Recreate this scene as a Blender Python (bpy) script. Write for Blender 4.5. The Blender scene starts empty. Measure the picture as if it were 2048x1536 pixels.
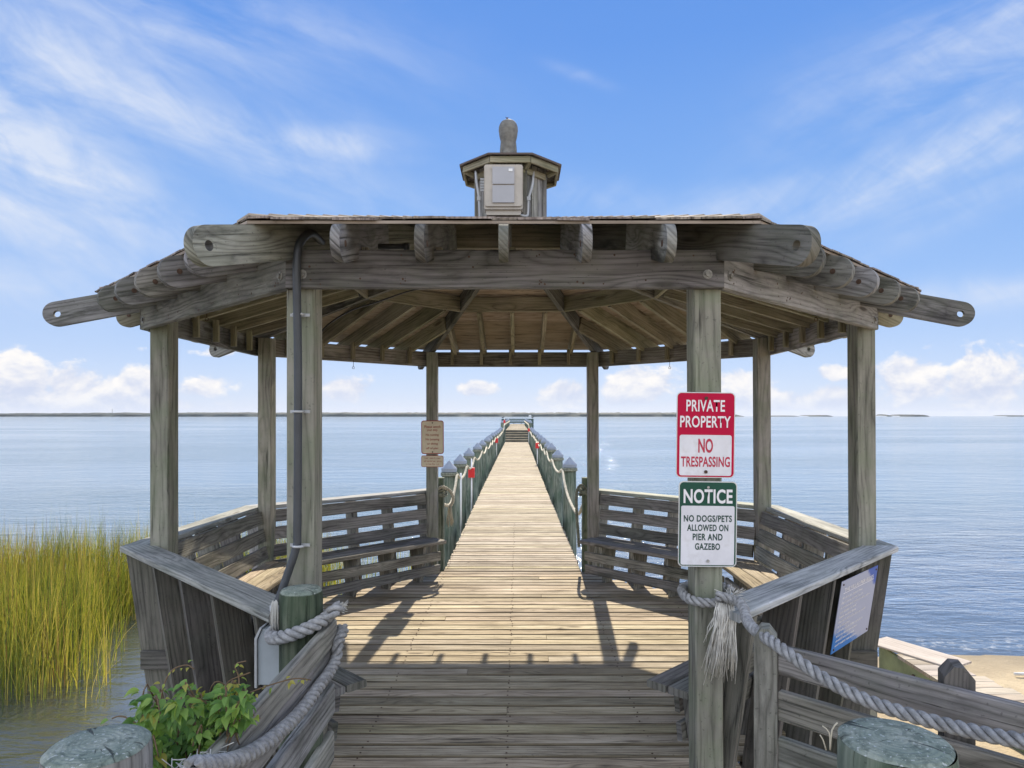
import bpy, bmesh, math, random
from mathutils import Vector, Matrix, noise as mnoise
random.seed(7)
R = math.radians
sc = bpy.context.scene
COL = sc.collection

# ------------------------------------------------------------------ camera
cam_d = bpy.data.cameras.new("camera"); cam = bpy.data.objects.new("camera", cam_d); COL.objects.link(cam)
CAMX, CAMY, CAMZ = 0.06, -5.6, 1.85
cam.location = (CAMX, CAMY, CAMZ); cam.rotation_euler = (R(90), 0, 0)
cam_d.sensor_width = 36; cam_d.lens = 1350/2048*36
cam_d.shift_x = -12/2048; cam_d.shift_y = 64/2048
cam_d.clip_end = 60000; cam_d.clip_start = 0.05
sc.camera = cam
sc.render.engine = 'CYCLES'
sc.view_settings.view_transform = 'Standard'; sc.view_settings.look = 'None'
EXPO = 0.75
sc.view_settings.exposure = EXPO; sc.view_settings.gamma = 1.0
sc.cycles.max_bounces = 8; sc.cycles.transparent_max_bounces = 12
sc.cycles.volume_bounces = 0

# ------------------------------------------------------------------ node helpers
class NT:
    def __init__(s, tree): s.t = tree; s.n = tree.nodes; s.l = tree.links
    def new(s, typ, **kw):
        nd = s.n.new(typ)
        for k, v in kw.items(): setattr(nd, k, v)
        return nd
    def put(s, sock, v):
        if v is None: return
        if isinstance(v, bpy.types.NodeSocket): s.l.new(v, sock)
        else:
            if isinstance(v, (tuple, list)) and len(v) == 3 and sock.type == 'RGBA': v = (*v, 1)
            sock.default_value = v
    def m(s, op, a, b=None, c=None, clamp=False):
        nd = s.new('ShaderNodeMath', operation=op, use_clamp=clamp)
        s.put(nd.inputs[0], a); s.put(nd.inputs[1], b)
        if c is not None: s.put(nd.inputs[2], c)
        return nd.outputs[0]
    def add(s, a, b): return s.m('ADD', a, b)
    def sub(s, a, b): return s.m('SUBTRACT', a, b)
    def mul(s, a, b): return s.m('MULTIPLY', a, b)
    def ss(s, v, a, b, c=0.0, d=1.0, kind='SMOOTHSTEP'):
        nd = s.new('ShaderNodeMapRange', interpolation_type=kind, clamp=True) if kind != 'LINEAR' else s.new('ShaderNodeMapRange', clamp=True)
        s.put(nd.inputs[0], v); s.put(nd.inputs[1], a); s.put(nd.inputs[2], b); s.put(nd.inputs[3], c); s.put(nd.inputs[4], d)
        return nd.outputs[0]
    def mix(s, f, a, b, mode='MIX'):
        nd = s.new('ShaderNodeMix', data_type='RGBA', blend_type=mode)
        s.put(nd.inputs[0], f); s.put(nd.inputs[6], a); s.put(nd.inputs[7], b)
        return nd.outputs[2]
    def xyz(s, x, y, z=0.0):
        nd = s.new('ShaderNodeCombineXYZ'); s.put(nd.inputs[0], x); s.put(nd.inputs[1], y); s.put(nd.inputs[2], z); return nd.outputs[0]
    def sep(s, v):
        nd = s.new('ShaderNodeSeparateXYZ'); s.put(nd.inputs[0], v); return nd.outputs
    def noise(s, v, scale=1.0, detail=4.0, rough=0.55, dist=0.0, dim='3D'):
        nd = s.new('ShaderNodeTexNoise', noise_dimensions=dim)
        s.put(nd.inputs['Vector'], v); s.put(nd.inputs['Scale'], scale); s.put(nd.inputs['Detail'], detail)
        s.put(nd.inputs['Roughness'], rough); s.put(nd.inputs['Distortion'], dist); return nd.outputs['Fac']
    def ramp(s, f, stops):
        nd = s.new('ShaderNodeValToRGB'); s.put(nd.inputs[0], f)
        e = nd.color_ramp.elements
        while len(e) < len(stops): e.new(0.5)
        for i, (p, c) in enumerate(stops): e[i].position = p; e[i].color = (*c, 1) if len(c) == 3 else c
        return nd.outputs[0]
    def bump(s, h, strength=0.3, dist=0.01, nrm=None):
        nd = s.new('ShaderNodeBump'); s.put(nd.inputs['Height'], h); s.put(nd.inputs['Strength'], strength); s.put(nd.inputs['Distance'], dist)
        if nrm is not None: s.put(nd.inputs['Normal'], nrm)
        return nd.outputs[0]

def srgb(r, g, b):
    f = lambda c: (c/255)/12.92 if c/255 <= 0.04045 else ((c/255+0.055)/1.055)**2.4
    return (f(r), f(g), f(b))

# ------------------------------------------------------------------ sun and sky
SUN_EL = R(38.6); SUN_AZ = math.atan2(0.06, 1.0)        # from +Y towards +X
sd = Vector((math.sin(SUN_AZ)*math.cos(SUN_EL), math.cos(SUN_AZ)*math.cos(SUN_EL), math.sin(SUN_EL)))
sun_d = bpy.data.lights.new("sun", 'SUN'); sun = bpy.data.objects.new("sun", sun_d); COL.objects.link(sun)
sun.rotation_euler = (-sd).to_track_quat('-Z', 'Y').to_euler()
sun.location = sd*50
sun_d.energy = 4.6; sun_d.angle = R(0.53); sun_d.color = (1.0, 0.88, 0.70)

SKY_STRENGTH = 0.15
w = bpy.data.worlds.new("World"); sc.world = w; w.use_nodes = True
wt = NT(w.node_tree); w.node_tree.nodes.clear()
out = wt.new('ShaderNodeOutputWorld'); bg = wt.new('ShaderNodeBackground')
wt.l.new(bg.outputs[0], out.inputs[0]); bg.inputs[1].default_value = SKY_STRENGTH
sky = wt.new('ShaderNodeTexSky', sky_type='NISHITA', sun_disc=False)
sky.sun_elevation = SUN_EL; sky.sun_rotation = SUN_AZ
sky.air_density = 1.0; sky.dust_density = 0.0; sky.ozone_density = 2.0
gen = wt.new('ShaderNodeTexCoord').outputs['Generated']
dx, dy, dz = wt.sep(gen)
ady = wt.m('MAXIMUM', wt.m('ABSOLUTE', dy), 0.08)
SX = wt.m('DIVIDE', dx, ady); SZ = wt.m('DIVIDE', dz, ady)   # gnomonic sky coordinates about the +Y axis
hyp = wt.m('SQRT', wt.add(wt.mul(dx, dx), wt.mul(dy, dy)))
el = wt.m('ARCTAN2', dz, hyp)
def K(rgb, f=1.0): c = srgb(*rgb); return tuple(x*f/SKY_STRENGTH/ (2**EXPO) for x in c)
grad = wt.ramp(wt.m('DIVIDE', el, 1.2, clamp=True), [
    (0.00, K((200, 211, 238))), (0.05, K((186, 204, 240))), (0.13, K((152, 186, 238))), (0.25, K((124, 170, 234))),
    (0.42, K((97, 150, 229))), (0.60, K((86, 140, 223))), (1.00, K((62, 115, 205)))])
# the view side of the sky follows the gradient; overhead and towards the sun the physical sky is left to shine
base = wt.mix(wt.ss(el, 0.62, 1.0, 0.93, 0.55), sky.outputs[0], grad)
# high cirrus: soft streaks
def blob(px, py, rx, ry, ang, amt):
    cx = (px-1036)/1350; cz = (832-py)/1350; rx /= 1350; ry /= 1350
    a = wt.sub(SX, cx); b = wt.sub(SZ, cz); c, s_ = math.cos(ang), math.sin(ang)
    u = wt.add(wt.mul(a, c/rx), wt.mul(b, s_/rx)); v = wt.add(wt.mul(a, -s_/ry), wt.mul(b, c/ry))
    d = wt.add(wt.mul(u, u), wt.mul(v, v))
    return wt.mul(wt.m('EXPONENT', wt.mul(d, -1.0)), amt)
def streak(ang, sx, sy, seed, detail=7.0):
    c, s_ = math.cos(ang), math.sin(ang)
    u = wt.add(wt.mul(SX, c*sx), wt.mul(SZ, s_*sx)); v = wt.add(wt.mul(SX, -s_*sy), wt.mul(SZ, c*sy))
    return wt.noise(wt.xyz(u, v, seed), 1.0, detail, 0.62, 0.6)
s1 = streak(R(-24), 2.6, 8.5, 1.3); s2 = streak(R(24), 2.4, 10, 5.1); s3 = streak(R(-35), 9, 22, 9.7)
L = None
for bl in [blob(60, 120, 330, 190, R(-20), .9), blob(80, 320, 330, 90, R(-28), 1.25), blob(330, 215, 430, 80, R(-22), .95),
           blob(640, 285, 150, 42, R(-5), 1.05), blob(60, 430, 260, 80, R(-25), 0.95), blob(20, 560, 260, 70, R(-6), .6),
           blob(560, 60, 330, 110, R(-15), .42), blob(300, 80, 420, 150, R(-20), .6)]:
    L = bl if L is None else wt.m('MAXIMUM', L, bl)
Rr = None
for bl in [blob(1980, 100, 330, 120, R(24), .85), blob(1880, 310, 420, 60, R(22), .95), blob(1520, 400, 330, 50, R(14), .55),
           blob(1180, 390, 200, 38, R(-8), .45), blob(1950, 590, 190, 32, R(4), .8), blob(1160, 150, 60, 12, R(-20), .3),
           blob(1640, 210, 200, 90, R(35), .35), blob(1900, 420, 260, 40, R(22), .4)]:
    Rr = bl if Rr is None else wt.m('MAXIMUM', Rr, bl)
f3 = wt.ss(s3, 0.2, 0.75, 0.55, 1.15)
cL = wt.mul(wt.mul(L, wt.ss(s1, 0.22, 0.70)), f3); cR = wt.mul(wt.mul(Rr, wt.ss(s2, 0.26, 0.70)), f3)
cirrus = wt.m('MINIMUM', wt.m('ADD', wt.mul(cL, 0.95), wt.mul(cR, 0.9)), 0.85)
base = wt.mix(cirrus, base, K((226, 234, 249)))
# fair-weather cumulus bank above the horizon
big = wt.noise(wt.xyz(wt.mul(SX, 3.1), wt.mul(SZ, 3.0), 4.4), 1.0, 2.0, 0.5)
det = wt.noise(wt.xyz(wt.mul(SX, 13.0), wt.mul(SZ, 20.0), 2.2), 1.0, 8.0, 0.60, 0.3)
det2 = wt.noise(wt.xyz(wt.mul(SX, 13.0), wt.add(wt.mul(SZ, 20.0), 0.28), 2.2), 1.0, 8.0, 0.60, 0.3)
M_ = None
for bl in [blob(30, 775, 95, 92, 0, 1.0), blob(150, 785, 80, 70, 0, .95), blob(265, 790, 85, 66, 0, 1.0), blob(420, 770, 80, 34, R(10), .72),
           blob(690, 782, 75, 38, 0, .85), blob(950, 778, 60, 22, 0, .78), blob(1130, 792, 80, 42, 0, .9), blob(1270, 770, 100, 56, R(8), .95),
           blob(1470, 775, 100, 55, 0, .9), blob(1650, 800, 90, 40, 0, .8), blob(1670, 745, 60, 22, 0, .75), blob(1830, 760, 90, 66, 0, 1.0), blob(1980, 770, 110, 85, R(10), 1.05),
           blob(440, 705, 80, 14, 0, .6), blob(290, 697, 60, 12, 0, .55), blob(1580, 800, 300, 28, 0, .7), blob(180, 815, 300, 26, 0, .75),
           blob(2300, 780, 250, 60, 0, .9), blob(-250, 780, 250, 60, 0, .9)]:
    M_ = bl if M_ is None else wt.m('MAXIMUM', M_, bl)
cov = wt.add(M_, wt.mul(wt.sub(det, 0.5), 1.7))
cov2 = wt.add(M_, wt.mul(wt.sub(det2, 0.5), 1.7))
cm = wt.mul(wt.ss(cov, 0.40, 0.68), wt.ss(SZ, 0.0, 0.045, 0.35, 1.0))
lit = wt.ss(wt.add(wt.sub(cov, cov2), wt.mul(SZ, 2.2)), -0.22, 0.45)
cc = wt.mix(lit, K((208, 217, 240)), K((255, 251, 247), 1.04))
base = wt.mix(wt.mul(cm, 0.95), base, cc)
# unseen bright cloud added behind the camera as fill for the shaded side
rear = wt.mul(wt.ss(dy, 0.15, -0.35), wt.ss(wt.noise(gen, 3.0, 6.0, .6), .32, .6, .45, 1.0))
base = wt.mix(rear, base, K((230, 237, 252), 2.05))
base = wt.mix(wt.ss(el, -0.03, -0.002, 1.0, 0.0), base, K((120, 140, 150)))
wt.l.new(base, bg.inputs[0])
try: w.cycles.sampling_method = 'MANUAL'; w.cycles.sample_map_resolution = 1024
except Exception: pass

# ------------------------------------------------------------------ materials
MATS = {}
def mat_base(name):
    m = bpy.data.materials.new(name); m.use_nodes = True; t = NT(m.node_tree); m.node_tree.nodes.clear()
    o = t.new('ShaderNodeOutputMaterial'); p = t.new('ShaderNodeBsdfPrincipled'); t.l.new(p.outputs[0], o.inputs[0])
    MATS[name] = m; return m, t, p
def wood(name, dark, mid, light, algae=0.0, algae_col=(0.10, 0.14, 0.06), stain=0.35, rough=0.85, bstr=0.5, scale=1.0, tint=(0.8, 1.2)):
    m, t, p = mat_base(name)
    uv = t.new('ShaderNodeUVMap').outputs[0]; u, v, _ = t.sep(uv)
    rnd = t.new('ShaderNodeAttribute', attribute_name='rnd').outputs['Fac']
    pos = t.new('ShaderNodeTexCoord').outputs['Object']
    seed = t.mul(rnd, 37.0)
    kv = t.new('ShaderNodeTexVoronoi', feature='SMOOTH_F1'); t.put(kv.inputs['Vector'], t.xyz(t.mul(u, 1.3), t.mul(v, 6.0), seed)); kv.inputs['Scale'].default_value = 1.0; kv.inputs['Smoothness'].default_value = 0.3
    kd = kv.outputs['Distance']
    knot = t.ss(kd, 0.06, 0.13, 1.0, 0.0); halo = t.ss(kd, 0.05, 0.42, 1.0, 0.0)
    warp = t.noise(t.xyz(t.mul(u, 1.1), t.mul(v, 7.0), seed), 1.0, 2.0, 0.5)
    ring_v = t.add(t.add(t.mul(v, 105.0*scale), t.mul(warp, 15.0)), t.mul(halo, 7.0))
    ring = t.m('ABSOLUTE', t.m('SINE', ring_v))
    ring = t.m('POWER', ring, 0.7)
    fine = t.noise(t.xyz(t.mul(u, 2.6), t.mul(v, 120.0*scale), seed), 1.0, 6.0, 0.75)
    crack = t.noise(t.xyz(t.mul(u, 1.6), t.mul(v, 85.0*scale), t.add(seed, 5.0)), 1.0, 5.0, 0.7, 0.25)
    ck = t.ss(crack, 0.33, 0.42, 1.0, 0.0)
    blotch = t.noise(t.xyz(t.mul(u, 2.2), t.mul(v, 9.0), t.add(seed, 3.0)), 1.0, 4.0, 0.6)
    g = t.add(t.add(t.mul(ring, 0.26), t.mul(fine, 0.62)), t.mul(t.sub(blotch, .46), .95))
    col = t.ramp(g, [(0.18, dark), (0.48, mid), (0.82, light)])
    col = t.mix(t.mul(ck, 0.8), col, tuple(c*0.35 for c in dark))
    col = t.mix(t.mul(knot, 0.75), col, (dark[0]*0.6, dark[1]*0.45, dark[2]*0.38))
    br = t.mul(t.ss(rnd, 0.0, 1.0, tint[0], tint[1], 'LINEAR'), t.ss(rnd, -2.2, -1.0, .22, 1.0, 'LINEAR'))   # negative values darken board edges: shade of the gaps put into the colour
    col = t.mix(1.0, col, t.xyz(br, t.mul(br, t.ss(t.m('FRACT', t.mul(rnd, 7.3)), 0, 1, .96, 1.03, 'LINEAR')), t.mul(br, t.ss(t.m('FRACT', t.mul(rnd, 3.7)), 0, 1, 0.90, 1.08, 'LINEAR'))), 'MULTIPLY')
    sn = t.noise(t.xyz(t.add(t.mul(u, 1.1), t.mul(seed, 3)), t.mul(v, 5.0), t.noise(pos, 1.7, 3, .6)), 1.0, 7.0, 0.68)
    col = t.mix(t.mul(t.ss(sn, 0.50, 0.66), stain), col, tuple(c*0.55 for c in dark))
    if algae > 0:
        an = t.noise(pos, 3.3, 6.0, 0.7); col = t.mix(t.mul(t.ss(an, 0.38, 0.66), algae), col, algae_col)
    sp = t.noise(pos, 60.0, 2.0, 0.5)
    col = t.mix(t.mul(t.ss(sp, 0.66, 0.72), 0.35), col, tuple(c*0.4 for c in dark))
    t.put(p.inputs['Base Color'], col); p.inputs['Roughness'].default_value = rough
    p.inputs['Specular IOR Level'].default_value = 0.3
    h = t.add(t.add(t.mul(ring, 0.35), t.mul(fine, 0.8)), t.mul(ck, -1.2))
    t.put(p.inputs['Normal'], t.bump(h, bstr, 0.004))
    return m
def simple(name, col, rough=0.5, metal=0.0, var=0.25, vscale=8.0, bump=0.0, bscale=60.0, spec=0.5, dirt=None, emis=None):
    m, t, p = mat_base(name)
    pos = t.new('ShaderNodeTexCoord').outputs['Object']
    n = t.noise(pos, vscale, 5.0, 0.6)
    c = t.mix(t.ss(n, 0.3, 0.7), tuple(x*(1-var) for x in col), tuple(min(1, x*(1+var*0.6)) for x in col))
    if dirt: c = t.mix(t.mul(t.ss(t.noise(pos, vscale*2.3, 6, 0.7), 0.5, 0.72), 0.6), c, dirt)
    t.put(p.inputs['Base Color'], c); p.inputs['Roughness'].default_value = rough; p.inputs['Metallic'].default_value = metal
    p.inputs['Specular IOR Level'].default_value = spec
    if bump: t.put(p.inputs['Normal'], t.bump(t.noise(pos, bscale, 3, .6), bump, 0.004))
    return m

W_DECK = wood('wood_deck', (.105, .083, .055), (.395, .33, .228), (.595, .52, .385), stain=.30, bstr=.8, tint=(.70, 1.15))
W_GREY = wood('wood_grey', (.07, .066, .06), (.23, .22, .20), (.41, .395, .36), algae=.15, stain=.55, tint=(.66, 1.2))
W_POST = wood('wood_post', (.10, .096, .085), (.25, .243, .21), (.39, .378, .33), algae=.38, algae_col=(.15, .20, .10), stain=.2, scale=.6, tint=(.85, 1.1))
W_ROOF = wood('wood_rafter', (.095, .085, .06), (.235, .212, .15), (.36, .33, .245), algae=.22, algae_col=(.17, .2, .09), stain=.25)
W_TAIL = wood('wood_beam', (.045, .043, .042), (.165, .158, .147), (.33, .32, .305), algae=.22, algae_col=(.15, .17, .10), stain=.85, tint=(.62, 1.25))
W_PLY = wood('plywood', (.17, .13, .095), (.34, .28, .21), (.46, .39, .30), stain=.2, scale=.25, bstr=.15)
W_CAP = wood('wood_rail_cap', (.14, .145, .14), (.33, .335, .32), (.54, .54, .51), algae=.12, stain=.3)
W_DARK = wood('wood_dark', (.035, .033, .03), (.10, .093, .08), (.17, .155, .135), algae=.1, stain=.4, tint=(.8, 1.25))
W_PILE = wood('treated_pile', (.04, .052, .038), (.125, .15, .11), (.27, .285, .22), algae=.4, algae_col=(.085, .14, .08), stain=.35, scale=.5)
W_PILED = wood('dark_treated_pile', (.014, .020, .014), (.062, .078, .05), (.16, .175, .12), algae=.5, algae_col=(.045, .075, .038), stain=.4, scale=.5, bstr=.9)
W_PTOP = simple('pile_top', (.20, .235, .21), .9, var=.35, vscale=22, bump=.8, bscale=45, dirt=(.04, .08, .07))
m, t, W_PT = None, None, None
m, t, p = mat_base('sawn_pile_top')
pos = t.new('ShaderNodeTexCoord').outputs['Object']; X, Y, Z = t.sep(pos)
rr_ = t.m('SQRT', t.add(t.mul(X, X), t.mul(Y, Y))); nz = t.noise(pos, 9, 4, .6); n2 = t.noise(pos, 28, 6, .7); n3 = t.noise(pos, 90, 4, .6)
rg_ = t.m('SINE', t.add(t.mul(rr_, 520), t.mul(nz, 16)))
an = t.m('ARCTAN2', Y, X); ck = t.ss(t.noise(t.xyz(t.mul(an, 4.2), t.mul(rr_, 6), 2.), 1.0, 5, .65), .34, .40, 1, 0)
c = t.mix(t.ss(nz, .35, .65), (.20, .24, .19), (.34, .36, .29)); c = t.mix(t.mul(t.ss(rg_, -.2, .9), .14), c, (.10, .12, .10))
c = t.mix(t.mul(t.ss(n2, .47, .62), .7), c, (.085, .11, .085)); c = t.mix(t.mul(t.ss(n3, .60, .66), .8), c, (.52, .54, .50)); c = t.mix(t.mul(ck, .85), c, (.03, .035, .03))
t.put(p.inputs['Base Color'], c); p.inputs['Roughness'].default_value = .9
t.put(p.inputs['Normal'], t.bump(t.add(t.add(t.mul(rg_, .12), t.mul(n2, 1.6)), t.mul(ck, -2.5)), .7, .006)); W_PTOP = m
W_SHING = wood('cedar_shingle', (.05, .04, .035), (.14, .115, .095), (.30, .26, .22), stain=.4, tint=(.6, 1.5))
W_PALE = wood('wood_pale_walk', (.24, .20, .16), (.42, .365, .30), (.52, .465, .40), stain=.12, tint=(.85, 1.1))
M_GREENP = simple('green_stringer', (.22, .27, .15), .8, var=.3, vscale=5, bump=.3)
M_ROPE = simple('rope_fibre', (.33, .33, .325), .9, var=.35, vscale=40, bump=.8, bscale=320, dirt=(.2, .19, .17))
M_ROPED = simple('rope_dark', (.24, .25, .19), .95, var=.4, vscale=30, bump=.8, bscale=300)
M_ROPEY = simple('rope_pale', (.55, .50, .38), .9, var=.25, vscale=10, bump=.5, bscale=200)
M_FRAY = simple('frayed_fibre', (.62, .60, .54), .9, var=.2, vscale=30)
M_METAL = simple('galvanised', (.45, .45, .44), .4, .85, var=.2)
M_RUST = simple('rusty_iron', (.10, .06, .04), .8, .3, var=.4, vscale=60)
M_RUSTB = simple('weathered_bolt', (.26, .25, .22), .6, .5, var=.4, vscale=60)
M_CAPM = simple('pile_cap_plastic', (.27, .30, .345), .4, var=.15, vscale=3)
M_PVC = simple('grey_conduit', (.045, .05, .055), .45, var=.2)
M_PVCL = simple('light_conduit', (.42, .43, .43), .5, var=.15)
M_BOX = simple('beige_enclosure', (.42, .38, .32), .5, var=.08, dirt=(.30, .27, .22))
M_BOXP = simple('enclosure_panel', (.36, .36, .37), .45, var=.05)
M_GBOX = simple('grey_plastic_box', (.36, .40, .42), .45, var=.12, vscale=5)
M_OWL = simple('owl_plastic', (.17, .165, .145), .75, var=.3, vscale=25, bump=.6, bscale=60)
M_BLACK = simple('dark_plastic', (.015, .015, .015), .5)
M_WHITE = simple('white_paint', (.78, .78, .76), .45, var=.06)
M_SILVER = simple('sign_aluminium', (.55, .56, .55), .4, .3, var=.1)
M_SWHITE = simple('sign_white', (.66, .65, .67), .4, var=.12, vscale=4, spec=.2, dirt=(.52, .50, .48))
M_SRED = simple('sign_red', (.44, .003, .040), .45, spec=.15, var=.08, vscale=3)
M_SGREEN = simple('sign_green', (.020, .075, .05), .45, spec=.15, var=.1, vscale=3)
M_LETW = simple('letter_white', (.72, .70, .70), .4, var=.05)
M_LETR = simple('letter_red', (.42, .012, .045), .4, var=.05)
M_LETG = simple('letter_dark_green', (.012, .05, .04), .4, var=.05)
M_BEIGE = simple('sign_beige', (.62, .55, .40), .5, var=.1, vscale=9)
M_RUSTR = simple('letter_rust_red', (.33, .07, .05), .5, var=.1)
M_RED = simple('red_box', (.62, .02, .02), .4, var=.1)
M_DGREEN = simple('far_rail_green', (.03, .07, .065), .6, var=.2)

m, t, p = mat_base('rules_sign_blue')
pos = t.new('ShaderNodeUVMap').outputs[0]; u, v, _ = t.sep(pos)
n = t.noise(pos, 5.0, 5, .6)
f = t.ss(t.add(t.add(v, t.mul(u, .45)), t.mul(t.sub(n, .5), .5)), .22, .42, 0, 1)
c = t.mix(f, (.04, .16, .42), (.35, .365, .45)); c = t.mix(t.mul(t.ss(t.add(t.mul(u, v), t.mul(n, .2)), .78, .85), .9), c, (.05, .10, .36))
t.put(p.inputs['Base Color'], c); p.inputs['Roughness'].default_value = .6; p.inputs['Specular IOR Level'].default_value = .08
M_RULES = m

# leaves
def leafmat(name, cols, trans=.35):
    m, t, p = mat_base(name)
    rnd = t.new('ShaderNodeAttribute', attribute_name='rnd').outputs['Fac']
    c = t.ramp(rnd, cols); t.put(p.inputs['Base Color'], c); p.inputs['Roughness'].default_value = .5
    tr = t.new('ShaderNodeBsdfTranslucent'); t.put(tr.inputs[0], t.mix(1.0, c, (1.0, 1.0, .55), 'MULTIPLY'))
    mx = t.new('ShaderNodeMixShader'); mx.inputs[0].default_value = trans
    o = [n for n in m.node_tree.nodes if n.type == 'OUTPUT_MATERIAL'][0]
    t.l.new(p.outputs[0], mx.inputs[1]); t.l.new(tr.outputs[0], mx.inputs[2]); t.l.new(mx.outputs[0], o.inputs[0])
    return m
M_GRASS = leafmat('marsh_grass', [(0, (.045, .075, .02)), (.3, (.16, .20, .03)), (.6, (.38, .35, .055)), (.82, (.46, .36, .12)), (1, (.15, .08, .04))], .5)
M_LEAF = leafmat('vine_leaf', [(0, (.06, .15, .04)), (.5, (.16, .30, .06)), (.85, (.32, .46, .09)), (1, (.42, .38, .08))], .45)
M_STEM = simple('vine_stem', (.16, .10, .05), .7)
M_TREE = simple('far_foliage', (.016, .030, .026), .9, var=.5, vscale=.02)

# water
m = bpy.data.materials.new('sound_water'); m.use_nodes = True; t = NT(m.node_tree); m.node_tree.nodes.clear()
o = t.new('ShaderNodeOutputMaterial')
pos = t.new('ShaderNodeNewGeometry').outputs['Position']; X, Y, Z = t.sep(pos)
big = t.noise(t.xyz(t.mul(X, .01), t.mul(Y, .03)), 1.0, 3, .5)
# depth mask: distance off the shore
shore = t.add(Y, t.mul(t.ss(X, -3.0, 4.0), -3.5))
shal = t.ss(t.add(shore, t.mul(t.sub(t.noise(pos, .35, 3, .5), .5), 2.5)), -1.5, 9.0, .45, 0.0)
deepc = t.mix(t.ss(big, .4, .6), (.10, .155, .175), (.145, .205, .23))
diff = t.new('ShaderNodeBsdfDiffuse'); t.put(diff.inputs[0], t.mix(t.ss(shore, 0, 16), (.072, .082, .074), deepc))
trn = t.new('ShaderNodeBsdfTransparent'); trn.inputs[0].default_value = (.62, .60, .48, 1)
mx = t.new('ShaderNodeMixShader'); t.put(mx.inputs[0], shal); t.l.new(diff.outputs[0], mx.inputs[1]); t.l.new(trn.outputs[0], mx.inputs[2])
w1 = t.noise(t.xyz(t.mul(X, 1.5), t.mul(Y, 4.2)), 1.0, 5, .62, .5)
w2 = t.noise(t.xyz(t.mul(X, .32), t.mul(Y, .95), 3.), 1.0, 4, .6, .4)
w3 = t.noise(t.xyz(t.mul(X, 6.0), t.mul(Y, 13.0), 8.), 1.0, 3, .6, .6)
gust = t.ss(t.noise(t.xyz(t.mul(X, .018), t.mul(Y, .06), 6.), 1.0, 4, .6), .35, .65, .45, 1.35)
h = t.mul(t.add(t.add(t.mul(w1, .042), t.mul(w2, .11)), t.mul(w3, .008)), gust)
calm = t.ss(shore, -6.0, 9.0, .42, 1.0)
nb = t.new('ShaderNodeBump'); nb.inputs['Distance'].default_value = 1.0; t.put(nb.inputs['Strength'], t.mul(calm, .9)); t.put(nb.inputs['Height'], h)
gl = t.new('ShaderNodeBsdfGlossy'); gl.inputs['Color'].default_value = (.92, .96, 1, 1); gl.inputs['Roughness'].default_value = .05; t.l.new(nb.outputs[0], gl.inputs['Normal'])
fr = t.new('ShaderNodeFresnel'); fr.inputs['IOR'].default_value = 1.33; t.l.new(nb.outputs[0], fr.inputs['Normal'])
t.l.new(nb.outputs[0], diff.inputs['Normal'])
mx2 = t.new('ShaderNodeMixShader'); t.put(mx2.inputs[0], t.m('MINIMUM', t.mul(fr.outputs[0], t.ss(shore, 0, 14, 2.3, 1.2)), .88)); t.l.new(mx.outputs[0], mx2.inputs[1]); t.l.new(gl.outputs[0], mx2.inputs[2])
# foam line at the beach
fn = t.noise(pos, 9.0, 6, .7)
fl = t.add(t.sub(Y, 2.72), t.mul(t.sub(t.noise(pos, .9, 4, .6), .5), .7))
fm = t.mul(t.mul(t.ss(fl, -.05, .10), t.ss(fl, .30, .55, 1, 0)), t.mul(t.ss(fn, .48, .66), t.ss(X, 2.5, 3.5)))
fo = t.new('ShaderNodeBsdfDiffuse'); fo.inputs[0].default_value = (.62, .64, .64, 1)
mx3 = t.new('ShaderNodeMixShader'); t.put(mx3.inputs[0], t.mul(fm, .32)); t.l.new(mx2.outputs[0], mx3.inputs[1]); t.l.new(fo.outputs[0], mx3.inputs[2])
t.l.new(mx3.outputs[0], o.inputs[0]); M_WATER = m

m, t, p = mat_base('sand')
pos = t.new('ShaderNodeNewGeometry').outputs['Position']; X, Y, Z = t.sep(pos)
n1 = t.noise(pos, 1.4, 6, .65); n2 = t.noise(pos, 45, 3, .6); n3 = t.noise(pos, 9, 5, .7)
c = t.mix(t.ss(n1, .35, .65), (.36, .29, .185), (.47, .385, .25)); c = t.mix(t.mul(t.ss(n3, .55, .7), .5), c, (.24, .20, .12))
c = t.mix(t.mul(t.ss(n2, .62, .72), .4), c, (.16, .13, .09))
wet = t.ss(Z, -1.03, -.90, 1, 0); c = t.mix(t.mul(wet, .8), c, (.20, .165, .11))
t.put(p.inputs['Base Color'], c); p.inputs['Roughness'].default_value = .9
t.put(p.inputs['Normal'], t.bump(t.add(n2, t.mul(n3, 2.5)), .6, .02)); M_SAND = m

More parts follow.
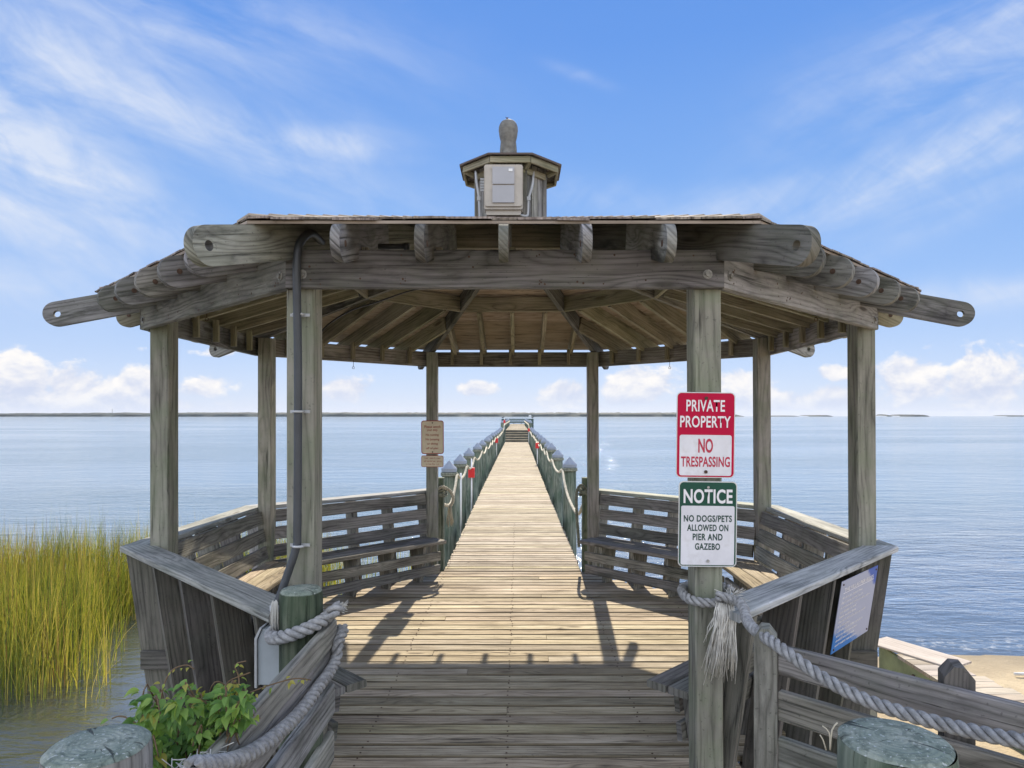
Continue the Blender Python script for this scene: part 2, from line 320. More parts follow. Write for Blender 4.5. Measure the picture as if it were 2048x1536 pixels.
# ------------------------------------------------------------------ mesh helpers
Z3 = Vector((0, 0, 1))
class MB:
    def __init__(s):
        s.bm = bmesh.new(); s.uv = s.bm.loops.layers.uv.new('UVMap'); s.rn = s.bm.faces.layers.float.new('rnd')
        s.mi = 0
    def face(s, vs, uvs=None, r=0.5, smooth=False):
        try: f = s.bm.faces.new(vs)
        except ValueError: return None
        f[s.rn] = r; f.smooth = smooth; f.material_index = s.mi
        if uvs:
            for l, q in zip(f.loops, uvs): l[s.uv].uv = q
        return f
    def board(s, p0, p1, wdir, w, th, ch=.004, r=None, mitre0=0.0, mitre1=0.0, er=None):
        """a plank from p0 to p1, w across along wdir, th thick; chamfered edges; mitres slide the ends along with width"""
        p0 = Vector(p0); p1 = Vector(p1); L = (p1-p0).length; d = (p1-p0)/L
        wd = Vector(wdir); wd = (wd - d*wd.dot(d)).normalized(); td = d.cross(wd)
        r = random.random() if r is None else r; uo = random.random()*40; vo = random.random()*3
        a, b = w/2, th/2; c = min(ch, b*.6, a*.6)
        prof = [(-a+c, -b), (a-c, -b), (a, -b+c), (a, b-c), (a-c, b), (-a+c, b), (-a, b-c), (-a, -b+c)]
        rings = []
        for k, (P, mt) in enumerate(((p0, mitre0), (p1, mitre1))):
            e = []
            for (x, y) in prof:
                e.append(s.bm.verts.new(P + wd*x + td*y + d*(mt*x)))
            rings.append(e)
        per = [0]
        for i in range(8):
            x0, y0 = prof[i]; x1, y1 = prof[(i+1) % 8]; per.append(per[-1]+math.hypot(x1-x0, y1-y0))
        for i in range(8):
            j = (i+1) % 8
            s.face([rings[0][i], rings[0][j], rings[1][j], rings[1][i]],
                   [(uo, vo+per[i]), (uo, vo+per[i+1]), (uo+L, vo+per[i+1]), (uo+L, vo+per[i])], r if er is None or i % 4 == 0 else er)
        s.face(rings[0][::-1], [(uo+y*.4, vo+x) for x, y in prof][::-1], r*.6)
        s.face(rings[1], [(uo+y*.4, vo+x) for x, y in prof], r*.6)
    def prism(s, pts, origin, ax, ay, az, th, r=None, grain=0.0, uvo=None):
        """polygon pts in plane (ax,ay), thickness th along az centred; grain angle for UV"""
        r = random.random() if r is None else r; uo = random.random()*40; vo = random.random()*3
        if uvo: uo, vo = uvo
        o = Vector(origin); ax = Vector(ax); ay = Vector(ay); az = Vector(az)
        cg, sg = math.cos(grain), math.sin(grain)
        uv = [(uo+x*cg+y*sg, vo-x*sg+y*cg) for x, y in pts]
        A = [s.bm.verts.new(o+ax*x+ay*y-az*th/2) for x, y in pts]; B = [s.bm.verts.new(o+ax*x+ay*y+az*th/2) for x, y in pts]
        s.face(A[::-1], uv[::-1], r); s.face(B, uv, r)
        n = len(pts)
        for i in range(n):
            j = (i+1) % n
            s.face([A[i], A[j], B[j], B[i]], [uv[i], uv[j], (uv[j][0], uv[j][1]+th), (uv[i][0], uv[i][1]+th)], r)
    def ringed(s, outer, inner, origin, ax, ay, az, th, r=.5, grain=0.0, uo=0):
        o = Vector(origin); ax = Vector(ax); ay = Vector(ay); az = Vector(az); n = len(outer)
        cg, sg = math.cos(grain), math.sin(grain)
        f = lambda q: (uo+q[0]*cg+q[1]*sg, -q[0]*sg+q[1]*cg)
        V = [[s.bm.verts.new(o+ax*x+ay*y+az*k) for x, y in P] for P in (outer, inner) for k in (-th/2, th/2)]
        for i in range(n):
            j = (i+1) % n
            s.face([V[0][j], V[0][i], V[2][i], V[2][j]], [f(outer[j]), f(outer[i]), f(inner[i]), f(inner[j])], r)
            s.face([V[1][i], V[1][j], V[3][j], V[3][i]], [f(outer[i]), f(outer[j]), f(inner[j]), f(inner[i])], r)
            s.face([V[0][i], V[0][j], V[1][j], V[1][i]], [f(outer[i]), f(outer[j])]*1 + [(f(outer[j])[0], f(outer[j])[1]+th), (f(outer[i])[0], f(outer[i])[1]+th)], r)
            s.face([V[2][j], V[2][i], V[3][i], V[3][j]], [f(inner[j]), f(inner[i]), f(inner[i]), f(inner[j])], r*.3)
    def tube(s, pts, rad, n=8, r=.5, caps=True, smooth=True, rads=None):
        pts = [Vector(q) for q in pts]; prev = None; acc = 0
        nrm = None
        for i, P in enumerate(pts):
            d = (pts[min(i+1, len(pts)-1)] - pts[max(i-1, 0)]).normalized()
            if nrm is None: nrm = d.orthogonal().normalized()
            nrm = (nrm - d*nrm.dot(d)).normalized(); b = d.cross(nrm)
            rr = rads[i] if rads else rad
            ring = [s.bm.verts.new(P + (nrm*math.cos(2*math.pi*k/n)+b*math.sin(2*math.pi*k/n))*rr) for k in range(n)]
            if i: 
                l = (P-pts[i-1]).length
                for k in range(n):
                    j = (k+1) % n; v0 = 2*math.pi*rad*k/n; v1 = 2*math.pi*rad*(k+1)/n
                    s.face([prev[k], prev[j], ring[j], ring[k]], [(acc, v0), (acc, v1), (acc+l, v1), (acc+l, v0)], r, smooth)
                acc += l
            elif caps: s.face(ring[::-1], None, r)
            prev = ring
        if caps: s.face(prev, None, r)
    def lathe(s, prof, c, n=20, r=.5, smooth=True, wob=0.0, captop=True):
        """prof: list (radius, z); around vertical axis at c"""
        c = Vector(c); prev = None; ph = random.random()*10; acc = 0
        for i, (rad, z) in enumerate(prof):
            ring = []
            for k in range(n):
                a = 2*math.pi*k/n; q = rad*(1+wob*mnoise.noise(Vector((math.cos(a)*1.3+ph, math.sin(a)*1.3, z*.5))))
                ring.append(s.bm.verts.new(c+Vector((q*math.cos(a), q*math.sin(a), z))))
            if prev:
                for k in range(n):
                    j = (k+1) % n; v0 = rad0*2*math.pi*k/n; v1 = rad0*2*math.pi*(k+1)/n; zz = prof[i-1][1]
                    s.face([prev[k], prev[j], ring[j], ring[k]], [(zz+ph, v0), (zz+ph, v1), (z+ph, v1), (z+ph, v0)], r, smooth)
            else: rad0 = rad
            prev = ring
        if captop: s.face(prev, None, r)
    def disc(s, c, nrm, rad, th, n=12, r=.5):
        nrm = Vector(nrm).normalized(); a = nrm.orthogonal().normalized(); b = nrm.cross(a); c = Vector(c)
        s.prism([(rad*math.cos(2*math.pi*k/n), rad*math.sin(2*math.pi*k/n)) for k in range(n)], c+nrm*th/2, a, b, nrm, th, r)
    def build(s, name, mats, parent=None, smooth_angle=None):
        bmesh.ops.recalc_face_normals(s.bm, faces=s.bm.faces[:])
        me = bpy.data.meshes.new(name); s.bm.to_mesh(me); s.bm.free()
        for mm in (mats if isinstance(mats, (list, tuple)) else [mats]): me.materials.append(mm)
        ob = bpy.data.objects.new(name, me); COL.objects.link(ob)
        if parent:
            ob.parent = parent
            ob.matrix_parent_inverse = Matrix.Identity(4)
            if 'org' in parent:
                off = Vector(parent['org']); me.transform(Matrix.Translation(-off))
        return ob

def thing(name, label, cat, loc=(0, 0, 0), group=None):
    o = bpy.data.objects.new(name, None); COL.objects.link(o); o.empty_display_size = .1
    o.location = loc; o['label'] = label; o['category'] = cat
    o['org'] = [float(x) for x in loc]
    if group: o['group'] = group
    return o
def tag(o, label, cat, group=None):
    o['label'] = label; o['category'] = cat
    if group: o['group'] = group
    return o
def struct(o, kind='structure'): o['kind'] = kind; return o
def sub(mb, name, mat, part, label=None):
    """a sub-part: same coordinates as its part (which is a child of a thing)"""
    org = Vector(part.parent['org']) if part.parent and 'org' in part.parent else Vector((0, 0, 0))
    o = mb.build(name, mat); o.data.transform(Matrix.Translation(-org)); o.parent = part
    return o
def catmull(P, step):
    P = [Vector(p) for p in P]; P = [P[0]*2-P[1]] + P + [P[-1]*2-P[-2]]; out_ = []
    for i in range(1, len(P)-2):
        n = max(2, int((P[i+1]-P[i]).length/step))
        for k in range(n):
            q = k/n; a, b, c, d = P[i-1], P[i], P[i+1], P[i+2]
            out_.append(.5*((2*b)+(c-a)*q+(2*a-5*b+4*c-d)*q*q+(3*b-a-3*c+d)*q**3))
    out_.append(P[-2]); return out_
def rope(mb, pts, rad, step=.008, pitch=.16, sides=7, strands=3):
    c = catmull(pts, step); nrm = None; acc = 0; S = [[] for _ in range(strands)]
    for i, P in enumerate(c):
        d = (c[min(i+1, len(c)-1)]-c[max(i-1, 0)]).normalized()
        if nrm is None: nrm = d.orthogonal().normalized()
        nrm = (nrm-d*nrm.dot(d)).normalized(); b = d.cross(nrm)
        if i: acc += (P-c[i-1]).length
        for k in range(strands):
            a = 2*math.pi*(acc/pitch+k/strands); S[k].append(P+(nrm*math.cos(a)+b*math.sin(a))*rad*.60)
    for k in range(strands): mb.tube(S[k], rad*.46, sides, r=random.random())

# ------------------------------------------------------------------ gazebo data
V8 = [Vector(v) for v in [(-.95, -2.39, 0), (.95, -2.39, 0), (2.4, -.95, 0), (2.4, .95, 0), (.95, 2.39, 0), (-.95, 2.39, 0), (-2.4, .95, 0), (-2.4, -.95, 0)]]
ZB, RISE, RD = 2.60, 0.69, 0.165
def faceinfo(i):
    A, B = V8[i], V8[(i+1) % 8]; Mid = (A+B)/2; T = (B-A).normalized(); N = Vector((T.y, -T.x, 0))
    if N.dot(Mid) < 0: N = -N
    return A, B, T, N, Mid.dot(N), (B-A).length/2, Mid
def FP(i, t, r, z):   # face frame: t along the face, r from the centre, z up
    A, B, T, N, a, h, Mid = faceinfo(i)
    c = Mid - N*a
    return c + T*t + N*r + Z3*z

gaz = thing('gazebo', 'weathered octagonal timber gazebo with shingled roof, standing at the head of the pier', 'gazebo')
# posts
for i, v in enumerate(V8):
    b = MB(); lean = .022 if v.x > 0 else 0.0; sh = .024 if abs(v.x) > 2 else (-.008 if v.x > 0 else -.004)
    b.board((v.x+lean+sh, v.y-.005*(1 if v.y > 0 else -1)*0, -1.7), (v.x-lean*.1+sh, v.y, 2.60), (1, 0, 0), .128, .14, ch=.007)
    b.build('post', W_POST, gaz)
# perimeter beams (outside the posts) with bolts
for i in range(8):
    A, B, T, N, a, h, Mid = faceinfo(i); r0 = a + .07+.022+.003*(i % 2); hh = h*(r0+.0)/a + (.02 if i % 2 == 0 else -.006)
    b = MB(); b.board(FP(i, -hh, r0, 2.525), FP(i, hh, r0, 2.525), (0, 0, 1), .175, .042)
    b.mi = 1
    for q_ in range(26):
        tn = random.choice([-.96, -.92, -.7, -.5, -.35, -.18, 0, .18, .35, .5, .7, .92, .96])*h+random.uniform(-.03, .03)
        b.disc(FP(i, tn, r0+.0212, random.choice([2.46, 2.475, 2.53, 2.585])+random.uniform(-.006, .006)), N, random.uniform(.003, .006), .0012, 7)
    b.mi = 0
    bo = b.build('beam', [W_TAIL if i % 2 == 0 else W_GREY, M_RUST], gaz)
    for sx in (-1, 1):
        q = MB(); c = FP(i, sx*(h-.02), r0+.021, 2.50)
        q.disc(c, N, .022, .004); q.disc(c+N*.003, N, .012, .010)
        sub(q, 'bolt', M_RUSTB, bo)
    for k in range(5):
        q = MB(); tt = (-.69+.345*k)*h/.95
        q.board(FP(i, tt+.03, a+.03, 2.46), FP(i, tt+.03, a+.03, 2.64), T, .038, .045)
        q.build('cleat', W_ROOF, gaz)
# rafters
def zb(i, r): return ZB + RISE*(1 - r/faceinfo(i)[4])
def tail_profile(x1, z1, slope_a, d, hole):
    """semicircle end in rafter plane; returns outer pts and inner hole pts in a local frame along the rafter"""
    return None
def rafter(mb, C, D, rin, rout, zfun, side, hole=False, plug=True, th=.04, r=None):
    """board in the vertical plane through horizontal direction D; bottom edge follows zfun; outer end rounded"""
    z0, z1 = zfun(rin), zfun(rout); sl = math.atan2(z1-z0, rout-rin); L = (rout-rin)/math.cos(sl)
    ux = (D*math.cos(sl)+Z3*math.sin(sl)); uy = (Z3*math.cos(sl)-D*math.sin(sl)); d = RD*math.cos(sl)
    o = C + D*rin + Z3*z0; r = random.random() if r is None else r
    rad = d/2
    if not hole:
        pts = [(0, 0)] + [(L-rad+rad*math.sin(q), rad-rad*math.cos(q)) for q in [math.pi*k/14 for k in range(15)]] + [(0, d)]
        mb.prism(pts, o, ux, uy, side, th, r)
    else:
        x0 = L-2*rad-.02; uo_ = random.random()*40
        mb.prism([(0, 0), (x0, 0), (x0, d), (0, d)], o, ux, uy, side, th, r, uvo=(uo_, 0))
        outer = []; inner = []; cx = L-rad; hr = .021; ac = math.pi-math.atan2(rad, cx-x0)
        angs = sorted([2*math.pi*k/40 for k in range(40)] + [ac, 2*math.pi-ac]); n = len(angs)
        for a in angs:
            ca, sa = math.cos(a), math.sin(a)
            inner.append((cx+hr*ca, rad+hr*sa))
            if ca >= 0: outer.append((L-rad+rad*ca, rad+rad*sa))
            else:
                tt = min((cx-x0)/(-ca), rad/abs(sa) if abs(sa) > 1e-6 else 9); outer.append((cx+tt*ca, rad+tt*sa))
        mb.ringed(outer, inner, o, ux, uy, side, th, r, uo=uo_)
    if plug and not hole:
        for s_ in (-1, 1): mb.mi = 1; mb.disc(o+ux*(L-rad-.015)+uy*rad+side*(s_*th/2), side*s_, .014, .003); mb.mi = 0
for i in range(8):
    A, B, T, N, a, h, Mid = faceinfo(i); C = Mid-N*a
    for k in range(-2, 3):
        tt = .345*k*h/.95; kin = max(.56, abs(tt)/h+.012)
        b = MB(); rafter(b, C+T*tt, N, kin*a, a*1.172+.015, lambda r: zb(i, r), T)
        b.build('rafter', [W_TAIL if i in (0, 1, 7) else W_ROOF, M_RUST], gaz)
    # hips
    v = V8[i]; D = v.normalized(); rl = v.length; S = Vector((-D.y, D.x, 0))
    b = MB(); rafter(b, Vector((0, 0, -.004)), D, .32, rl*1.255, lambda r: ZB+RISE*(1-r/rl), S, hole=True, th=.046)
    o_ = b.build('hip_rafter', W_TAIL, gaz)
    # collar ring
    q0 = .553*a; hh = .553*h
    b = MB(); b.board(FP(i, -hh+.012, q0-.02, zb(i, q0)+.08), FP(i, hh-.012, q0-.02, zb(i, q0)+.08), (0, 0, 1), .15, .036)
    b.build('collar_beam', W_ROOF, gaz)
# king post
b = MB(); b.lathe([(.10, ZB+RISE-.22), (.10, ZB+RISE+.2)], (0, 0, 0), 8, smooth=False); b.build('king_post', W_ROOF, gaz)
# sheathing and shingles
b = MB()
for i in range(8):
    A, B, T, N, a, h, Mid = faceinfo(i); top = RD+.001
    k0, k1 = .10, 1.146
    for (ka, kb) in ((k0, .42), (.422, .8), (.802, k1)):
        P = []
        for dz_ in (top, top+.013):
            for (k, s_) in ((ka, -1), (kb, -1), (kb, 1), (ka, 1)): P.append(b.bm.verts.new(FP(i, s_*h*k, a*k, zb(i, a*k)+dz_)))
        uv = [(-h*ka, a*ka), (-h*kb, a*kb), (h*kb, a*kb), (h*ka, a*ka)]; rr = random.random()
        b.face(P[0:4], uv, rr); b.face(P[4:8], uv, rr)
        for j in range(4):
            jj = (j+1) % 4; b.face([P[j], P[jj], P[4+jj], P[4+j]], [(0, 0), (1, 0), (1, .01), (0, .01)], .2)
roof = b.build('roof', W_PLY, gaz)
b = MB(); rs = random.Random(5)
for i in range(8):
    A, B, T, N, a, h, Mid = faceinfo(i); top = RD+.014
    r = a*1.146+.008
    row = 0
    while r > a*.13:
        kk = r/a; x = -h*kk - rs.random()*.1; r2 = max(r-.20, .05*a)
        while x < h*kk:
            wd = rs.uniform(.09, .20); xa, xb = max(x, -h*kk), min(x+wd-.004, h*kk)
            x += wd
            if xb-xa < .02: continue
            rj = r + rs.uniform(-.012, .012); lift = .011+rs.random()*.007; kk2 = r2/a
            ca = max(-h*kk2, min(h*kk2, xa)); cb = max(-h*kk2, min(h*kk2, xb))
            if cb-ca < .005: ca -= .004; cb += .004
            th = .009; rr = rs.random()
            P = [FP(i, xa, rj, zb(i, rj)+top+lift-th), FP(i, xb, rj, zb(i, rj)+top+lift-th+rs.uniform(-.002, .004)), FP(i, cb, r2, zb(i, r2)+top+.001), FP(i, ca, r2, zb(i, r2)+top+.001)]
            lo = [b.bm.verts.new(q) for q in P]; hi = [b.bm.verts.new(q+Z3*(th if j < 2 else .003)) for j, q in enumerate(P)]
            uo = rs.random()*30; uv = [(uo, 0), (uo, wd), (uo+.2, wd), (uo+.2, 0)]
            b.face(lo, uv, rr); b.face(hi, uv, rr)
            for j in range(4): jj = (j+1) % 4; b.face([lo[j], lo[jj], hi[jj], hi[j]], [uv[j], uv[jj], uv[jj], uv[j]], min(1, rr+.35))
        r -= .125; row += 1
for i in range(8):   # hip caps
    v = V8[i]; D = v.normalized(); rl = v.length; S = Vector((-D.y, D.x, 0)); r = rl*1.142
    while r > .5:
        z0 = ZB+RISE*(1-r/rl)+RD+.036; r2 = r-.2; z2 = ZB+RISE*(1-r2/rl)+RD+.022
        for s_ in (-1, 1):
            P = [D*r+Z3*z0, D*(r-.02)+S*s_*.085+Z3*(z0-.018), D*r2+S*s_*.085+Z3*(z2-.012), D*r2+Z3*z2]
            lo = [b.bm.verts.new(q) for q in P]; hi = [b.bm.verts.new(q+Z3*.010) for q in P]; rr = rs.random()
            b.face(lo, [(0, 0), (0, .1), (.2, .1), (.2, 0)], rr); b.face(hi, [(0, 0), (0, .1), (.2, .1), (.2, 0)], rr)
            for j in range(4): jj = (j+1) % 4; b.face([lo[j], lo[jj], hi[jj], hi[j]], None, .9)
        r -= .125
sub(b, 'shingles', W_SHING, roof)

# cupola
OC = [(math.cos(R(22.5+45*k)), math.sin(R(22.5+45*k))) for k in range(8)]
def octo(ap): ap *= .965; rr = ap/math.cos(R(22.5)); return [Vector((x*rr, y*rr, 0)) for x, y in OC]
b = MB()
P = octo(.27)
for k in range(8):
    p0, p1 = P[k], P[(k+1) % 8]; mid_ = (p0+p1)/2; T = (p1-p0).normalized()
    for j in range(3):
        c = mid_ + T*(j-1)*.075; n_ = mid_.normalized()*(.003*((j+k) % 2))
        b.board(c+n_+Z3*3.30, c+n_+Z3*3.85, T, .072, .022, r=.3+.5*random.random())
for q in octo(.285): b.board(q+Z3*3.30, q+Z3*3.85, (1, 0, 0), .035, .035)
cup = b.build('cupola', W_GREY, gaz)
b = MB(); P = octo(.40); Q = octo(.31)
for k in range(8):   # fascia, soffit blocks
    j = (k+1) % 8; p0, p1 = P[k]*.975, P[j]*.975
    b.board(p0+Z3*3.835, p1+Z3*3.835, (0, 0, 1), .05, .02, r=.9)
    b.board(Q[k]+Z3*3.80, P[k]*.97+Z3*3.83, (0, 0, 1), .04, .03, r=.6)
    b.board(Q[k]*.95+Z3*3.785, Q[j]*.95+Z3*3.785, (0, 0, 1), .05, .02, r=.6)
sub(b, 'eave_trim', W_ROOF, cup)
b = MB(); O = octo(.425)
for k in range(8):
    j = (k+1) % 8
    for lv in range(3):
        ka = 1.0-.3*lv; kb = max(.02, ka-.42); z_a = 3.862+.125*(1-ka)+.004*lv; z_b = 3.862+.125*(1-kb)
        P4 = [O[k]*ka+Z3*z_a, O[j]*ka+Z3*z_a, O[j]*kb+Z3*z_b, O[k]*kb+Z3*z_b]
        lo = [b.bm.verts.new(q) for q in P4]; hi = [b.bm.verts.new(q+Z3*.014) for q in P4]; rr = random.random()
        b.face(lo, [(0, 0), (0, .3), (.2, .3), (.2, 0)], rr); b.face(hi, [(0, 0), (0, .3), (.2, .3), (.2, 0)], rr)
        for q in range(4): qq = (q+1) % 4; b.face([lo[q], lo[qq], hi[qq], hi[q]], None, .7)
sub(b, 'cupola_roof', W_SHING, cup)

# ------------------------------------------------------------------ things on the gazebo
def rbox(mb, c, sx, sy, sz, ch=.012, r=.5):
    mb.board(Vector(c)-Z3*sz/2, Vector(c)+Z3*sz/2, (1, 0, 0), sx, sy, ch=ch, r=r)
def rrect(w_, h_, rad, n=6):
    P = []
    for (cx, cy, a0) in ((w_/2-rad, h_/2-rad, 0), (-w_/2+rad, h_/2-rad, 90), (-w_/2+rad, -h_/2+rad, 180), (w_/2-rad, -h_/2+rad, 270)):
        for k in range(n+1): a = R(a0+90*k/n); P.append((cx+rad*math.cos(a), cy+rad*math.sin(a)))
    return P
enc = thing('electrical_enclosure', 'beige electrical box with two grey panels on the front of the roof cupola', 'electrical box', (-.05, -.36, 3.44))
EX = -.052
b = MB(); X_, Y_ = Vector((1, 0, 0)), Vector((0, -1, 0))
b.prism(rrect(.30, .345, .02), (EX, -.345, 3.615), X_, Z3, Y_, .11, .5); b.prism(rrect(.27, .05, .01), (EX, -.34, 3.43), X_, Z3, Y_, .08, .5)
b.build('case', M_BOX, enc)
b = MB(); b.prism(rrect(.285, .32, .02), (EX, -.408, 3.622), X_, Z3, Y_, .014, .5); b.build('door', M_BOX, enc)
for zc in (3.695, 3.553): b = MB(); b.prism(rrect(.168, .132, .004), (EX, -.420, zc), X_, Z3, Y_, .016, .5); b.build('panel', M_BOXP, enc)
b = MB(); b.prism(rrect(.03, .02, .002), (EX+.055, -.430, 3.735), X_, Z3, Y_, .004, .5); b.build('sticker', M_WHITE, enc)
for sx, P in ((-1, [(EX-.225, -.22, 3.80), (EX-.215, -.27, 3.70), (EX-.195, -.285, 3.56), (EX-.19, -.285, 3.40), (EX-.20, -.30, 3.30)]),
              (1, [(EX+.235, -.22, 3.80), (EX+.225, -.26, 3.68), (EX+.195, -.285, 3.56), (EX+.19, -.29, 3.46), (EX+.18, -.30, 3.42), (EX+.12, -.33, 3.42)])):
    b = MB(); b.tube(catmull(P, .02), .010, 8); rbox(b, P[2], .03, .03, .03, .004); b.build('cable_conduit', M_PVCL, enc)
# louvre panel beside
b = MB()
for k in range(5): b.board((EX-.185, -.28, 3.715-.022*k), (EX-.15, -.28, 3.715-.022*k), (0, 0, 1), .019, .012)
b.build('vent', M_PVCL, enc)

owl = thing('owl_decoy', 'grey plastic owl decoy seen from behind on top of the cupola roof', 'decoy', (-.02, 0, 3.96))
b = MB(); prof = [(.052, 3.955), (.066, 3.97), (.057, 4.0), (.052, 4.05), (.056, 4.09), (.066, 4.14), (.076, 4.19), (.080, 4.225), (.076, 4.258), (.062, 4.283), (.035, 4.300), (.01, 4.304)]
prf = []
for j in range(len(prof)-1):
    for q in range(3):
        f = q/3; prf.append((prof[j][0]*(1-f)+prof[j+1][0]*f, prof[j][1]*(1-f)+prof[j+1][1]*f))
prf.append(prof[-1])
prf = [(r_*(1+.025*math.sin(z_*330)), z_) for r_, z_ in prf]
b.lathe(prf, (-.02, 0, 0), 22, wob=.06)
for sx in (-1, 1):
    b.lathe([(.002, 3.985), (.016, 4.0), (.024, 4.05), (.018, 4.12), (.006, 4.17)], (-.02+sx*.047, .01, 0), 10)
b.build('body', M_OWL, owl)
b = MB(); b.disc((-.045, .072, 4.235), (0, 1, .1), .018, .008); b.disc((.005, .072, 4.235), (0, 1, .1), .018, .008); b.build('eyes', M_RUSTR, owl)
b = MB(); b.tube([(-.03, 0, 4.30), (-.03, 0, 4.325)], .004, 5); b.tube([(-.03, 0, 4.315), (-.042, 0, 4.33)], .003, 5); b.tube([(-.03, 0, 4.312), (-.022, 0, 4.328)], .003, 5); b.build('spike', M_RUST, owl)
b = MB(); b.lathe([(.05, 3.94), (.058, 3.958)], (-.02, 0, 0), 14); b.build('base', M_BLACK, owl)

# conduit down the front-left post and the box it enters
cd = thing('conduit', 'dark grey electrical conduit running down the front left post from roof to box', 'conduit', (-.95, -2.5, .98))
b = MB(); P = [(-.90, -2.30, 2.70), (-.905, -2.46, 2.70), (-.935, -2.53, 2.63), (-.945, -2.535, 2.52), (-.945, -2.53, 2.40), (-.945, -2.515, 2.0), (-.95, -2.51, 1.35), (-.955, -2.51, 1.25), (-1.0, -2.525, 1.10), (-1.035, -2.55, .98)]
b.tube(catmull(P, .02), .0185, 12); b.build('pipe', M_PVC, cd)
for z_ in (2.315, 1.87, 1.255):
    q = MB(); q.board((-.99, -2.487, z_), (-.90, -2.487, z_), (0, 0, 1), .014, .006, ch=.001)
    q.tube([(-.945+.024*math.cos(a), -2.51-.024*math.sin(a), z_) for a in [math.pi*k/8 for k in range(9)]], .006, 6)
    q.build('clamp', M_PVCL, cd)
q = MB(); q.lathe([(.022, .905), (.022, .96), (.026, .962), (.026, .995), (.021, .997)], (-1.035, -2.55, 0), 14); q.build('fitting', M_PVCL, cd)
jb = thing('junction_box', 'grey plastic junction box below the conduit beside the round pile', 'junction box', (-1.03, -2.55, .70))
b = MB(); b.prism([(-.056, .66), (-.056, .86), (-.038, .905), (.062, .905), (.062, .66)], (-1.035, -2.56, 0), (1, 0, 0), Z3, (0, -1, 0), .10, .5); b.build('case', M_GBOX, jb)
b = MB(); b.prism([(-.068, .65), (-.068, .868), (-.045, .915), (-.036, .915), (-.058, .862), (-.058, .65)], (-1.035, -2.56, 0), (1, 0, 0), Z3, (0, -1, 0), .125, .5); b.build('flange', M_PVCL, jb)

# eye hooks under beams
hk = 0
for (P, lab) in (((-2.07, -.98), 'small iron eye hook hanging under the left front roof beam'), ((2.10, -.98), 'small iron eye hook hanging under the right front roof beam'),
          ((-1.72, 1.70), 'small iron eye hook hanging under the left rear roof beam'), ((1.70, 1.70), 'small iron eye hook hanging under the right rear roof beam')):
    b = MB(); zt = 2.60 if P[1] < 0 else 2.46
    q = [(P[0], P[1], zt), (P[0], P[1], zt-.075)] + [(P[0]+.012*math.sin(a), P[1], zt-.088+.012*math.cos(a)) for a in [2*math.pi*k/12 for k in range(13)]]
    b.tube(q, .0025, 5); tag(b.build('eye_hook', M_RUST), lab, 'hook', 'eye hooks under the gazebo beams')

